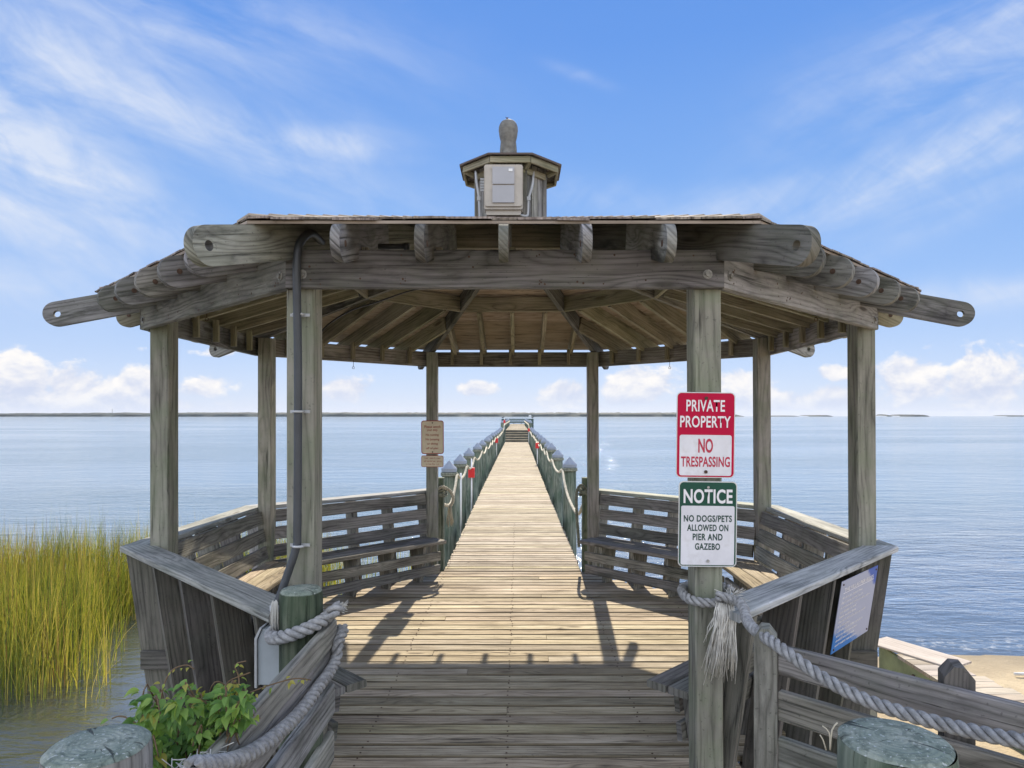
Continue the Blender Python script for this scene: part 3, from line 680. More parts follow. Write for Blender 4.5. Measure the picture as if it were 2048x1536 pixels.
# ------------------------------------------------------------------ benches
BL = {7: 'slatted corner bench at the front left, its outer uprights facing the marsh grass', 1: 'slatted corner bench at the front right, with the blue rules sign on its outer uprights',
      6: 'slatted bench along the left side of the gazebo, sunlit seat, marsh grass behind it', 2: 'slatted bench along the right side of the gazebo, with wires along its top back slat',
      5: 'slatted bench at the rear left, between the left posts and the pier entrance', 3: 'slatted bench at the rear right, between the right posts and the pier entrance'}
for i, lab in BL.items():
    A, B, T, N, a, h, Mid = faceinfo(i)
    th_ = thing('bench', lab, 'bench', tuple(FP(i, 0, a-.2, 0)), 'built-in benches around the gazebo')
    ml = h/a       # mitre slope
    # which end touches an opening
    e0 = V8[i] in (V8[0], V8[1], V8[4], V8[5]); e1 = V8[(i+1) % 8] in (V8[0], V8[1], V8[4], V8[5])
    b = MB(); rc = a+.135; wd = .185
    hx = h*rc/a
    b.board(FP(i, -hx+.001, rc, .952), FP(i, hx-.001, rc, .952), N, wd, .038, ch=.006, mitre0=-ml if T.cross(N).z < 9 else 0, mitre1=ml)
    b.build('rail_cap', W_CAP, th_)
    b = MB()
    for (zc, rc) in ((.872, .008), (.705, -.016), (.538, -.040), (.385, -.062)):
        hh = h*(a+rc)/a; s0, s1 = (.115 if e0 else .02), (.115 if e1 else .02)
        up = (N*.18+Z3).normalized()
        b.board(FP(i, -hh+s0+random.uniform(-.008, .008), a+rc, zc), FP(i, hh-s1+random.uniform(-.008, .008), a+rc, zc), up, .122, .034)
    b.build('backrest', W_GREY, th_)
    b = MB()
    for k in range(3):
        rc = a-.355+.128*k; he = h*(a-.355)/a+.03
        hx0 = (he if k < 2 else he-.03) if e0 else h*rc/a; hx1 = (he if k < 2 else he-.03) if e1 else h*rc/a
        b.board(FP(i, -hx0, rc, .43+.001*k), FP(i, hx1, rc, .43), N, .12, .04, ch=.006, mitre0=0 if e0 else -ml, mitre1=0 if e1 else ml)
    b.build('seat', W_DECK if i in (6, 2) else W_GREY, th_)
    b = MB()
    for (zc, rc) in ((.275, -.365), (.125, -.345)):
        hh = h*(a+rc)/a-.02; cut = .16 if i in (7, 1) else 0
        b.board(FP(i, -hh+(cut if e0 else 0), a+rc, zc), FP(i, hh-(cut if e1 else 0), a+rc, zc), (N*-.1+Z3).normalized(), .10, .032)
    b.build('apron', W_GREY, th_)
    for k in range(5):
        f = (-1, -.45, 0, .45, 1)[k]; tt = f*(h*1.02-.03)*(.95 if abs(f) == 1 else 1)
        if i == 1: tt = (-1, -.45, 0, .45, 1)[k]*(h*1.02-.03)*(.95 if f == -1 else 1)
        if (f == 1 and not e1): continue
        pts = [(a+.044, .93), (a-.088, .0), (a-.088, -.30), (a+.075, -.30), (a+.087, .0), (a+.222, .93)]
        b = MB()
        if f == -1 and not e0:      # the corner upright follows the diagonal of the octagon
            vv = V8[i]; Dv = vv.normalized()
            if i in (7, 2):       # upright bolted to the camera side of the side-front post
                sg_ = -1 if vv.x < 0 else 1
                b.prism([(sg_*2.375, .93), (sg_*2.245, 0), (sg_*2.245, -.3), (sg_*2.42, -.3), (sg_*2.432, 0), (sg_*2.575, .93)], (0, -1.043, 0), Vector((1, 0, 0)), Z3, Vector((0, 1, 0)), .038, grain=R(83 if sg_ > 0 else 97))
            else:
                q_ = vv.length/a; b.prism([(x_*q_-(.01 if x_ > a else 0), z_) for x_, z_ in pts], (0, 0, 0), Dv, Z3, Vector((-Dv.y, Dv.x, 0)), .038, grain=R(83))
        else: b.prism(pts, FP(i, tt, 0, 0), N, Z3, T, .038, grain=R(83))
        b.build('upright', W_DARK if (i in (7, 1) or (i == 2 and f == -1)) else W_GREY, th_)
        if i in (7, 2) and f == -1:
            q = MB(); q.board((sg_*2.27, -1.085, .22), (sg_*2.455, -1.085, .22), Z3, .12, .04); q.build('block', W_DARK, th_)
    for k in range(4):
        tt = (-.72+.48*k)*h*.86
        pts = [(a-.37, .405), (a-.30, .0), (a-.17, .0), (a-.09, .405)]
        b = MB(); b.prism(pts, FP(i, tt, 0, 0), N, Z3, T, .038, grain=R(80)); b.build('leg', W_GREY, th_)
    if i == 2:
        b = MB(); rs2 = random.Random(2)
        P = [FP(i, -h+.12+k*(2*h-.24)/40, a+.055+rs2.uniform(-.006, .004), .845+.012*math.sin(k*1.1)+rs2.uniform(-.008, .008)) for k in range(41)]
        b.tube(P, .003, 5)
        for q in range(3, 38, 2): b.tube([P[q], P[q]+Vector((-.01, rs2.uniform(-.01, .01), rs2.uniform(.01, .03)))], .002, 4)
        b.build('wire', M_FRAY, th_)

# ------------------------------------------------------------------ decks (structure)
b = MB(); rd = random.Random(11)
def deckrow(mb, y, x0, x1, z, wd=.1155, th=.036):
    # split some rows into two boards
    cuts = [x0, x1]
    if x1-x0 > 2.0 and rd.random() < .22: cuts = [x0, rd.choice([-.61, 0.0, .61, .3, -.3])+rd.uniform(-.01, .01), x1]
    for c0, c1 in zip(cuts[:-1], cuts[1:]):
        dz0, dz1 = rd.uniform(-.003, .003), rd.uniform(-.003, .003); dy = rd.uniform(-.002, .002)
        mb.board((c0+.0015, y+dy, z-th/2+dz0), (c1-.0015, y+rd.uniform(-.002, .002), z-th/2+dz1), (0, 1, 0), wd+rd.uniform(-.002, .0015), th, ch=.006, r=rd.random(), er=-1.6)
    if y < 6:
        mb.mi = 1
        for jx in (-1.6, -.8, 0, .8, 1.6):
            if x0+.05 < jx < x1-.05 or (abs(jx) == .8 and x1 < .9):
                for dy_ in (-.035, .035):
                    if rd.random() < .8: mb.disc((jx+rd.uniform(-.012, .012), y+dy_+rd.uniform(-.006, .006), z+.0005), (0, 0, 1), .0055, .0025, 8)
        mb.mi = 0
y = -6.6
while y < 2.46:
    if y < -2.45: hx = .93
    else: hx = min(2.28, 3.23-abs(y)) if abs(y) < 2.45 else .93
    deckrow(b, y, -hx, hx, 0); y += .128
struct(b.build('deck', [W_DECK, M_RUST]))
b = MB()   # joists and rim
for i in range(8):
    A, B, T, N, a, h, Mid = faceinfo(i); r0 = a-.10; hh = h*r0/a
    b.board(FP(i, -hh, r0, -.14), FP(i, hh, r0, -.14), Z3, .19, .04)
for x in (-1.6, -.8, 0, .8, 1.6): b.board((x, -2.3 if abs(x) < 1 else -1.5, -.16), (x, 2.3 if abs(x) < 1 else 1.5, -.16), Z3, .19, .04)
for x in (-.9, .9): b.board((x, -6.6, -.14), (x, -2.45, -.14), Z3, .19, .04)
struct(b.build('deck_frame', W_DARK))
# pier
b = MB(); y = 2.46+.064
STEPY = 42.4
while y < STEPY:
    e0, e1 = rd.uniform(-.012, .012), rd.uniform(-.012, .012); s_ = -.028*min(1, max(0, (y-2.5)/9))
    deckrow(b, y, -.825+e0+s_, .82+e1+s_*1.6, 0); y += .128
for k in range(5):
    z_ = .165*(k+1); y0 = STEPY+.42*k
    b.board((-.85, y0+.16, z_-.02), (.80, y0+.16, z_-.02), (0, 1, 0), .34, .04, r=.9)
y = STEPY+.42*4+.4
while y < 78: deckrow(b, y, -.85, .80, .825); y += .128
while y < 82: deckrow(b, y, -1.95, 1.95, .825); y += .128
struct(b.build('pier_deck', [W_DECK, M_RUST]))
b = MB()
for x in (-.78, 0, .74):
    b.board((x, 2.5, -.14), (x, STEPY, -.14), Z3, .19, .05, r=.3); b.board((x, STEPY+1.5, .68), (x, 81.9, .68), Z3, .19, .05, r=.3)
for k in range(5): b.board((-.83, STEPY+.42*k, .165*(k+1)-.095), (.78, STEPY+.42*k, .165*(k+1)-.095), Z3, .145, .03, r=.1)
struct(b.build('pier_frame', W_DARK))

def pile(x, y, rad, top, label, group=None, cap=True, zbot=-2.6, name='pile', mat=None):
    th_ = thing(name, label, 'post', (x, y, 0), group)
    b = MB(); b.lathe([(rad*1.06, zbot), (rad*1.04, -.5), (rad*1.02, top*.4), (rad, top-.012), (rad*.95, top)], (x, y, 0), 24, wob=.05); b.build('shaft', mat or W_PILE, th_)
    if cap:
        b = MB(); b.lathe([(rad+.012, top-.045), (rad+.014, top+.01), (rad+.004, top+.022), (rad*.5, top+.085), (.004, top+.145)], (x, y, 0), 24, smooth=False); b.build('cap', M_CAPM, th_)
    return th_
Lx, Rx = -1.10, .985
Ld = [11.3, 13.35, 16.2, 19.4, 22.1, 25, 28, 31, 34, 37, 40, 43, 46.2]
Rd_ = [12.3, 15.7, 18.7, 20.9, 23.6, 26.6, 29.6, 32.6, 35.6, 38.6, 41.6, 44.6, 47.2]
ordn = ['nearest', 'second', 'third', 'fourth', 'fifth', 'sixth', 'seventh', 'eighth', 'ninth', 'tenth', 'eleventh', 'twelfth', 'thirteenth', 'fourteenth', 'fifteenth', 'sixteenth', 'seventeenth', 'eighteenth', 'nineteenth', 'twentieth', 'twenty first', 'twenty second', 'twenty third', 'twenty fourth']
Lpts, Rpts = [], []
for side, X_s, DD, P_ in (('left', Lx, Ld, Lpts), ('right', Rx, Rd_, Rpts)):
    for k, d in enumerate(DD):
        xx = X_s + random.uniform(-.02, .02); yy = d-5.6; tp = .95+random.uniform(-.02, .02)
        pile(xx, yy, .118, tp, f'{ordn[k]} cone-capped green pile along the {side} edge of the pier', 'cone-capped piles lining the pier')
        P_.append((xx, yy, tp-.10))
    for k in range(9):
        yy = 44.2+4.1*k; tp = 1.38
        pile(X_s, yy, .118, tp, f'{ordn[k]} cone-capped pile of the raised far stretch of pier, {side} side', 'cone-capped piles of the raised far pier')
        P_.append((X_s, yy, tp-.10))
def sagline(P_, sgn, sag=.13):
    Q = []
    for k in range(len(P_)-1):
        a0, a1 = Vector(P_[k]), Vector(P_[k+1]); n = 8
        off = Vector((sgn*.135, 0, 0))
        for j in range(n):
            f = j/n; Q.append(a0.lerp(a1, f)+off+Vector((0, 0, -sag*4*f*(1-f))))
    Q.append(Vector(P_[-1])+Vector((sgn*.135, 0, 0))); return Q
for nm, P_, sgn, tail in (('left', Lpts, 1, [(-.90, 3.0, .72), (-.90, 4.0, .60), (-.93, 5.0, .72)]), ('right', Rpts, -1, [(.86, 2.62, .78), (.87, 3.6, .52), (.86, 5.0, .55), (.86, 6.0, .70)])):
    th_ = thing('rope', f'sagging pale rope strung from pile to pile along the {nm} side of the pier', 'rope', P_[0])
    Q = sagline(P_, sgn); b = MB()
    b.tube(Q[24:], .022, 6); rope(b, tail+Q[:25:2], .022, .02, .11, 5)
    b.build('line', M_ROPEY, th_)
    for (x, y_, z_) in P_[:6]:
        b = MB()
        for o_ in (0, .028):
            b.tube([(x+.128*math.cos(a), y_+.128*math.sin(a), z_+o_) for a in [2*math.pi*k/20 for k in range(21)]], .017, 6)
        b.build('lashing', M_ROPED, th_)
# square posts at the mouth of the pier
for sx, lab in ((-1, 'square green post at the left mouth of the pier, behind the small signs'), (1, 'square green post at the right mouth of the pier with a rope end')):
    b = MB(); x = sx*.905; b.board((x, 2.62, -1.8), (x, 2.62, 1.10), (1, 0, 0), .13, .13, ch=.01)
    th_ = thing('square_post', lab, 'post', (x, 2.62, 0)); b.build('shaft', W_PILE, th_)
    q = MB()   # dark rope wrapped round it with hanging tail
    for k in range(3):
        z0 = .90+.028*k
        q.tube([(x+.088*math.cos(a)*1.12, 2.62+.088*math.sin(a)*1.12, z0+.02*math.sin(a*2+k)) for a in [2*math.pi*j/16 for j in range(17)]], .015, 6)
    rp = tag(q.build('rope_wrap', M_ROPED), 'dark rope knotted round the square post at the %s mouth of the pier' % ('left' if sx < 0 else 'right'), 'rope')
    q = MB(); s_ = -sx
    if sx < 0:
        rope(q, [(x, 2.53, .97), (x+.06, 2.50, 1.0), (x+.15, 2.49, .95), (x+.19, 2.49, .85), (x+.15, 2.49, .76)], .02, .01, .08, 5)
        rs3 = random.Random(3)
        for k in range(40):
            aa, bb = rs3.uniform(-.018, .018), rs3.uniform(-.018, .018); ln = rs3.uniform(.15, .26)
            q.tube([(x+.15+aa, 2.49+bb, .77), (x+.15+aa*1.8, 2.49+bb*1.8, .77-ln*.5), (x+.15+aa*2.4+rs3.uniform(-.01, .01), 2.49+bb*2, .77-ln)], .0025, 3)
        tag(q.build('frayed_rope', M_ROPEY), 'pale frayed rope end looping off the left square post at the pier mouth', 'rope')
    else:
        rope(q, [(x-.02, 2.54, .96), (x-.08, 2.50, 1.02), (x-.13, 2.50, .97), (x-.145, 2.50, .82), (x-.135, 2.50, .60), (x-.12, 2.50, .40), (x-.115, 2.50, .28)], .019, .01, .09, 5)
        tag(q.build('hanging_rope', M_ROPED), 'thin twisted rope end hanging straight down at the right mouth of the pier', 'rope')

# utility poles with red boxes on pier
def redpole(x, y, z0, z1, zb_, lab, box=True):
    th_ = thing('utility_pipe', lab, 'pipe', (x, y, 0))
    b = MB(); b.tube([(x, y, z0), (x, y, z1)], .016, 8); b.build('pipe', M_WHITE, th_)
    if box:
        b = MB(); rbox(b, (x, y-.03, zb_), .14, .12, .21, .015); bx = b.build('box', M_RED, th_)
        b = MB(); rbox(b, (x+.015, y-.10, zb_+.02), .05, .03, .07, .006); sub(b, 'switch', M_RED, bx)
redpole(-.93, 6.1, -.3, .86, .7, 'thin white pipe without a box between the first left piles of the pier', False)
redpole(-.95, 9.1, -.3, .92, .62, 'white pipe with a red box beside the third left pile of the pier')
redpole(-.93, 25.5, 0, .8, .72, 'white pipe with a red box far along the left side of the pier')
redpole(.80, 20.3, 0, .80, .72, 'white pipe with a red box along the right side of the pier')
redpole(.80, 40.6, 0, .9, .9, 'white pipe with a red box by the pier steps on the right')
redpole(-.93, 43.6, .8, 1.7, 1.45, 'white pipe with a red box at the top of the pier steps')

# far platform frame
fp = thing('platform_railing', 'dark railing frame around the platform at the far end of the pier', 'railing', (0, 80, .8))
for x in (-1.9, 1.9):
    for y_ in (78.2, 81.7):
        b = MB(); b.board((x, y_, -1), (x, y_, 1.50), (1, 0, 0), .18, .18); b.build('post', M_DGREEN, fp)
b = MB()
for z_ in (1.42, 1.2, 1.0):
    b.board((-1.9, 81.7, z_), (1.9, 81.7, z_), Z3, .14, .05)
    for x in (-1.9, 1.9): b.board((x, 78.2, z_), (x, 81.7, z_), Z3, .14, .05)
    for s_ in (-1, 1): b.board((s_*1.9, 78.2, z_), (s_*.95, 78.2, z_), Z3, .14, .05)
b.build('rails', M_DGREEN, fp)
b = MB(); b.board((-.6, 81.3, 1.0), (.6, 81.3, 1.0), (0, 1, 0), .4, .05)
for x in (-.5, .5): b.board((x, 81.3, .83), (x, 81.3, 1.0), (1, 0, 0), .08, .3)
tag(b.build('far_bench', M_DGREEN), 'low dark bench on the platform at the end of the pier', 'bench')
for j, (x, y_, lab) in enumerate([(-1.85, 78.2, 'dark seabird perched on the left corner of the far pier platform'), (1.85, 78.2, 'small dark bird perched on the right corner of the far pier platform')]):
    b = MB(); zz = 1.50
    b.tube([(x-.15, y_, zz+.16), (x-.06, y_, zz+.17), (x+.05, y_, zz+.17), (x+.12, y_, zz+.22), (x+.16, y_, zz+.29), (x+.20, y_, zz+.31), (x+.27, y_, zz+.31)], .05, 8, rads=[.01, .045, .06, .045, .03, .035, .006])
    for s_ in (-.02, .02): b.tube([(x, y_+s_, zz), (x, y_+s_, zz+.13)], .008, 4)
    tag(b.build('bird', M_BLACK), lab, 'bird')

# ------------------------------------------------------------------ signs
def text_mesh(parent, body, cx, cz, hgt, mat, width=None, bold=.0, space=1.0, name='lettering', thick=.0012, M=None):
    cu = bpy.data.curves.new(name, 'FONT'); cu.body = body; cu.size = 1.0; cu.align_x = 'CENTER'; cu.align_y = 'CENTER'
    cu.offset = bold; cu.space_character = space; cu.resolution_u = 4
    tmp = bpy.data.objects.new('tmp', cu); COL.objects.link(tmp)
    dg = bpy.context.evaluated_depsgraph_get(); me = bpy.data.meshes.new_from_object(tmp.evaluated_get(dg)); bpy.data.objects.remove(tmp)
    xs = [v.co.x for v in me.vertices]; ys = [v.co.y for v in me.vertices]
    mw, mh = max(xs)-min(xs), max(ys)-min(ys); ox, oy = (max(xs)+min(xs))/2, (max(ys)+min(ys))/2
    sy = hgt/mh; sx = (width/mw) if width else sy*.8
    for v in me.vertices: v.co = M @ Vector(((v.co.x-ox)*sx+cx, (v.co.y-oy)*sy+cz, 0))
    me.materials.append(mat); return me
def join_meshes(mes, name, mat, parent):
    bm = bmesh.new()
    for me in mes: bm.from_mesh(me); bpy.data.meshes.remove(me)
    # extrude a little so that the letters have body
    me = bpy.data.meshes.new(name); bm.to_mesh(me); bm.free(); me.materials.append(mat)
    if parent and 'org' in parent: me.transform(Matrix.Translation(-Vector(parent['org'])))
    o = bpy.data.objects.new(name, me); COL.objects.link(o); o.parent = parent; return o
def plane_M(origin, ax, ay):
    ax = Vector(ax).normalized(); ay = Vector(ay); ay = (ay-ax*ay.dot(ax)).normalized(); az = ax.cross(ay)
    M = Matrix.Identity(4)
    for r_ in range(3): M[r_][0] = ax[r_]; M[r_][1] = ay[r_]; M[r_][2] = az[r_]; M[r_][3] = origin[r_]
    return M
def plate(parent, M, w_, h_, rad, z0, th, mat, name, cx=0, cy=0):
    b = MB(); ax = M.col[0].xyz; ay = M.col[1].xyz; az = M.col[2].xyz
    P = rrect(w_, h_, rad) if rad > 0 else [(-w_/2, -h_/2), (w_/2, -h_/2), (w_/2, h_/2), (-w_/2, h_/2)]
    uvs = [(x/w_+.5, y/h_+.5) for x, y in P]
    o = M @ Vector((cx, cy, z0+th/2)); b.prism(P, o, ax, ay, az, th)
    for f in b.bm.faces:
        for l in f.loops:
            q = M.inverted() @ l.vert.co; l[b.uv].uv = ((q.x-cx)/w_+.5, (q.y-cy)/h_+.5)
    return b.build(name, mat, parent)
def lift(M, z): return M @ Matrix.Translation((0, 0, z))
SY = -2.482; tilt = R(-.7)
# red sign: px 1352-1470 x 784-956
def px(X_, Y_, d): return (CAMX+(X_-1036)/1350*d, CAMZ-(Y_-832)/1350*d)
d = SY-CAMY
def sign_frame(xa, ya, xb, yb, y_, til):
    dd = y_-CAMY; x0, z1 = px(xa, ya, dd); x1, z0 = px(xb, yb, dd)
    return (x1-x0), (z1-z0), plane_M(((x0+x1)/2, y_, (z0+z1)/2), (math.cos(til), 0, math.sin(til)), (0, 0, 1))
w_, h_, M = sign_frame(1352.5, 784.5, 1469.5, 955.5, SY, tilt)
sg = thing('private_property_sign', 'red and white PRIVATE PROPERTY NO TRESPASSING sign on the front right post', 'sign', tuple(M.translation))
plate(sg, M, w_, h_, .022, 0, .002, M_SILVER, 'plate')
plate(sg, M, w_-.008, h_-.008, .019, .0022, .0006, M_SRED, 'red_panel')
plate(sg, M, w_-.030, h_*.475, .010, .0032, .0006, M_SWHITE, 'white_panel', 0, -h_*.237)
L1 = lift(M, .0042)
join_meshes([text_mesh(sg, 'PRIVATE', -.002, h_*.342, .054, M_LETW, .178, .016, 1.05, M=L1), text_mesh(sg, 'PROPERTY', -.002, h_*.155, .054, M_LETW, .234, .018, 1.05, M=L1)], 'white_lettering', M_LETW, sg)
L1 = lift(M, .0046)
join_meshes([text_mesh(sg, 'NO', 0, -h_*.125, .066, M_LETR, .068, .026, M=L1), text_mesh(sg, 'TRESPASSING', 0, -h_*.312, .048, M_LETR, .226, .024, 1.05, M=L1)], 'red_lettering', M_LETR, sg)
b = MB(); b.disc(M @ Vector((0, h_*.43, .005)), (0, -1, 0), .008, .004); b.disc(M @ Vector((.002, -h_*.43, .005)), (0, -1, 0), .008, .004); b.build('screw', M_RUST, sg)

w_, h_, M = sign_frame(1356.5, 962.5, 1473.5, 1133.5, SY, tilt)
sg = thing('no_dogs_sign', 'green and white NOTICE NO DOGS/PETS sign on the front right post', 'sign', tuple(M.translation))
plate(sg, M, w_, h_, .022, 0, .002, M_SILVER, 'plate')
plate(sg, M, w_-.010, h_-.010, .019, .0022, .0006, M_SGREEN, 'green_panel')
plate(sg, M, w_-.024, h_*.70-.004, .008, .0032, .0006, M_SWHITE, 'white_panel', 0, -h_*.132)
L1 = lift(M, .0042)
join_meshes([text_mesh(sg, 'NOTICE', 0, h_*.325, .066, M_LETW, .226, .028, 1.05, M=L1)], 'white_lettering', M_LETW, sg)
L1 = lift(M, .0046)
tx = []
for body, fz, wdt in (('NO DOGS/PETS', .065, .222), ('ALLOWED ON', -.043, .190), ('PIER AND', -.150, .138), ('GAZEBO', -.262, .116)):
    tx.append(text_mesh(sg, body, 0, h_*fz, .031, M_LETG, wdt, .030, 1.1, M=L1))
join_meshes(tx, 'green_lettering', M_LETG, sg)
b = MB(); b.disc(M @ Vector((0, h_*.43, .005)), (0, -1, 0), .006, .004); b.disc(M @ Vector((.002, -h_*.43, .005)), (0, -1, 0), .007, .004); b.build('screw', M_METAL, sg)

# small beige sign on rear left post
w_, h_, M = sign_frame(842.5, 841, 887.5, 908, 2.31, R(.3))
sg = thing('watch_your_step_sign', 'beige sign with rust red lettering and border on the rear left post', 'sign', tuple(M.translation))
plate(sg, M, w_, h_, .03, 0, .003, M_RUSTR, 'plate'); plate(sg, M, w_-.02, h_-.02, .024, .0032, .001, M_BEIGE, 'panel')
L1 = lift(M, .0052)
tx = []
for body, fz, wdt in (('Please watch', .315, .19), ('your step.', .205, .13), ('No running.', .065, .155), ('No jumping', -.07, .16), ('or diving', -.20, .125), ('off of pier.', -.335, .15)):
    tx.append(text_mesh(sg, body, 0, h_*fz, .034, M_RUSTR, wdt, .016, 1.03, M=L1))
join_meshes(tx, 'lettering', M_RUSTR, sg)
b = MB(); b.disc(M @ Vector((0, h_*.43, .005)), (0, -1, 0), .008, .004); b.disc(M @ Vector((0, -h_*.44, .005)), (0, -1, 0), .008, .004); b.build('screw', M_RUST, sg)
w_, h_, M = sign_frame(842.5, 911, 887, 934, 2.31, R(-.3))
sg = thing('small_notice_sign', 'small beige notice with three faint red lines below the beige step sign', 'sign', tuple(M.translation))
plate(sg, M, w_, h_, .02, 0, .003, M_RUSTR, 'plate'); plate(sg, M, w_-.012, h_-.012, .016, .0032, .001, M_BEIGE, 'panel')
def scrib(M, rows, x0, x1, hgt, mat, parent, seed, name='lettering'):
    """illegible lines of small writing as word-like runs of letter strokes"""
    rs_ = random.Random(seed); b = MB(); ax = M.col[0].xyz; ay = M.col[1].xyz; az = M.col[2].xyz
    for (z_, a, e) in rows:
        x = a
        while x < e:
            n = rs_.randint(2, 8)
            for k in range(n):
                if x > e: break
                cw = hgt*rs_.uniform(.45, .7); ch = hgt*rs_.choice([.7, .7, 1.0])
                kind = rs_.random(); P = []
                st = hgt*.16
                b.prism([(0, 0), (st, 0), (st, ch), (0, ch)], M @ Vector((x, z_-hgt*.35, 0)), ax, ay, az, .0006)
                if kind < .7:
                    zz = rs_.choice([0, ch*.45, ch-st]); b.prism([(st, zz), (cw*.8, zz), (cw*.8, zz+st), (st, zz+st)], M @ Vector((x, z_-hgt*.35, 0)), ax, ay, az, .0006)
                if kind > .4: b.prism([(cw*.7, 0), (cw*.7+st, 0), (cw*.7+st, hgt*.65), (cw*.7, hgt*.65)], M @ Vector((x, z_-hgt*.35, 0)), ax, ay, az, .0006)
                x += cw+hgt*.22
            x += hgt*.5
    return b.build(name, mat, parent)
scrib(lift(M, .0052), [(.035, -.09, .09), (0, -.095, .1), (-.035, -.07, .07)], 0, 0, .022, M_RUSTR, sg, 4)

# blue rules sign on front right bench uprights
i = 1; A, B, T, N, a, h, Mid = faceinfo(i)
# locate the photo corners on the plane of the uprights' outer edges
lean = math.atan2(.137, .93)
up = (N*math.sin(lean)+Z3*math.cos(lean)); pn = (N*math.cos(lean)-Z3*math.sin(lean)); P0 = FP(i, 0, a+.087+.002, 0)+pn*.004
def ray_plane(X_, Y_):
    dr = Vector(((X_-1036)/1350, 1.0, (832-Y_)/1350)); o_ = Vector((CAMX, CAMY, CAMZ)); k = (P0-o_).dot(pn)/dr.dot(pn); return o_+dr*k
c4 = [ray_plane(*q) for q in ((1666, 1302), (1738, 1262), (1750, 1137), (1679, 1161))]
cen = sum(c4, Vector())/4; Tt = (c4[1]-c4[0]+c4[2]-c4[3]); 
Td = T if T.x > 0 else -T
w_ = abs(Tt.dot(Td))/2; h_ = abs((c4[3]-c4[0]+c4[2]-c4[1]).dot(up))/2
xd = -Td if Td.cross(up).dot(pn) < 0 else Td
M = plane_M(cen, xd, up)
print('RULES', w_, h_, cen, [tuple(round(v, 2) for v in q) for q in c4])
sg = thing('pier_rules_sign', 'blue sheet of pier rules screwed to the outside of the front right bench', 'sign', tuple(M.translation))
plate(sg, M, w_, h_, .0, 0, .003, M_RULES, 'sheet')
L1 = lift(M, .0042)
join_meshes([text_mesh(sg, 'THE VILLAS PIER RULES', 0, h_*.36, h_*.055, M_LETW, w_*.8, .01, 1.0, M=L1)], 'title', M_LETW, sg)
b = MB(); ax = M.col[0].xyz; ay = M.col[1].xyz; az = M.col[2].xyz
b.prism([(-w_*.42, 0), (w_*.42, 0), (w_*.42, .003), (-w_*.42, .003)], M @ Vector((0, h_*.315, .0042)), ax, ay, az, .0006); b.build('underline', M_LETW, sg)
rows = []
for k, ln in enumerate([.62, .66, .9, .5, .5, .86, .34, .78, .62, .55, .66]): rows.append((h_*(.25-.066*k), -w_*.43, w_*(-.43+.86*ln)))
scrib(L1, rows, 0, 0, h_*.030, M_LETW, sg, 9, 'rules_text')
b = MB()
for sx in (-1, 1):
    for sz in (-1, 1): b.disc(M @ Vector((sx*w_*.45, sz*h_*.45, .003)), pn, .006, .004)
b.build('screw', M_RUST, sg)

# ------------------------------------------------------------------ foreground piles, rails, ropes
pl = thing('round_pile', 'dark green round pile in front of the front left gazebo post, wrapped in rope', 'post', (-.885, -2.66, 0))
b = MB(); b.lathe([(.095, -2), (.094, 0), (.093, 1.06), (.090, 1.088)], (-.885, -2.66, 0), 28, wob=.06, captop=False); b.build('shaft', W_PILED, pl)
b = MB(); b.lathe([(.0905, 1.086), (.082, 1.097), (.05, 1.10), (.002, 1.102)], (-.885, -2.66, 0), 28, wob=.06); b.build('top', W_PTOP, pl)
for (x, y_, rad, tz, lab) in ((-.925, -4.02, .113, 1.075, 'big near pile with mossy sawn top at the bottom left, beside the vine'), (.938, -4.03, .124, 1.09, 'big near pile with flaking painted top at the bottom right, beside the rails')):
    pl = thing('round_pile', lab, 'post', (x, y_, 0))
    b = MB(); b.lathe([(rad*1.02, -2), (rad*1.01, .3), (rad, tz-.02), (rad*.975, tz)], (x, y_, 0), 48, wob=.05, captop=False); b.build('shaft', W_PILE if x > 0 else W_GREY, pl)
    b = MB(); b.lathe([(rad*.975, tz), (rad*.9, tz+.008), (rad*.6, tz+.011), (rad*.3, tz+.012), (.003, tz+.012)], (x, y_, 0), 48, wob=.05); b.build('top', W_PTOP, pl)

# left fence: boards on the walk side between the two left piles
fl = thing('board_fence', 'grey board fence between the two left piles, with a thick rope along it', 'fence', (-.80, -3.3, 0))
for k, (zt, hg) in enumerate(((.935, .105), (.825, .125), (.645, .135), (.43, .135), (.22, .13))):
    b = MB(); y0 = -2.555+(.0 if k < 4 else .0); x0, x1 = -.775, -.792
    b.board((x0-.004*k, y0, zt-hg/2), (x1-.004*k, -4.02, zt-hg/2+(-.012 if k == 0 else 0)), Z3, hg, .036, ch=.006, r=.6+.1*k % 1)
    b.build('board', W_GREY, fl)
# right fence
fr_ = thing('rail_fence', 'three-rail grey fence slanting away from the front right post towards the beach walk', 'fence', (1.0, -3.1, 0))
D45 = Vector((.707, -.707, 0)); N45 = Vector((-.707, -.707, 0)); S0 = Vector((1.02, -3.08, 0))
for k, (zt, hg) in enumerate(((1.00, .108), (.832, .108), (.66, .112), (.48, .11))):
    b = MB(); b.board(S0+D45*.02+N45*.0+Z3*(zt-hg/2), S0+D45*1.55+Z3*(zt-hg/2), Z3, hg, .036, ch=.005); b.build('rail', W_GREY, fr_)
for (P, tz, hw, nm) in ((S0+D45*(-.035)+N45*.005, 1.06, .082, 'post'), (S0+D45*.565-N45*.07, 1.055, .085, 'post')):
    b = MB(); hw2 = hw/2
    b.prism([(-hw2, -1.5), (hw2, -1.5), (hw2, tz-.035), (hw2*.35, tz), (-hw2*.35, tz), (-hw2, tz-.035)], P, (.94, -.34, 0), Z3, (.34, .94, 0), hw, grain=R(90)); b.build(nm, W_DARK if P.x > 1.2 else W_GREY, fr_)

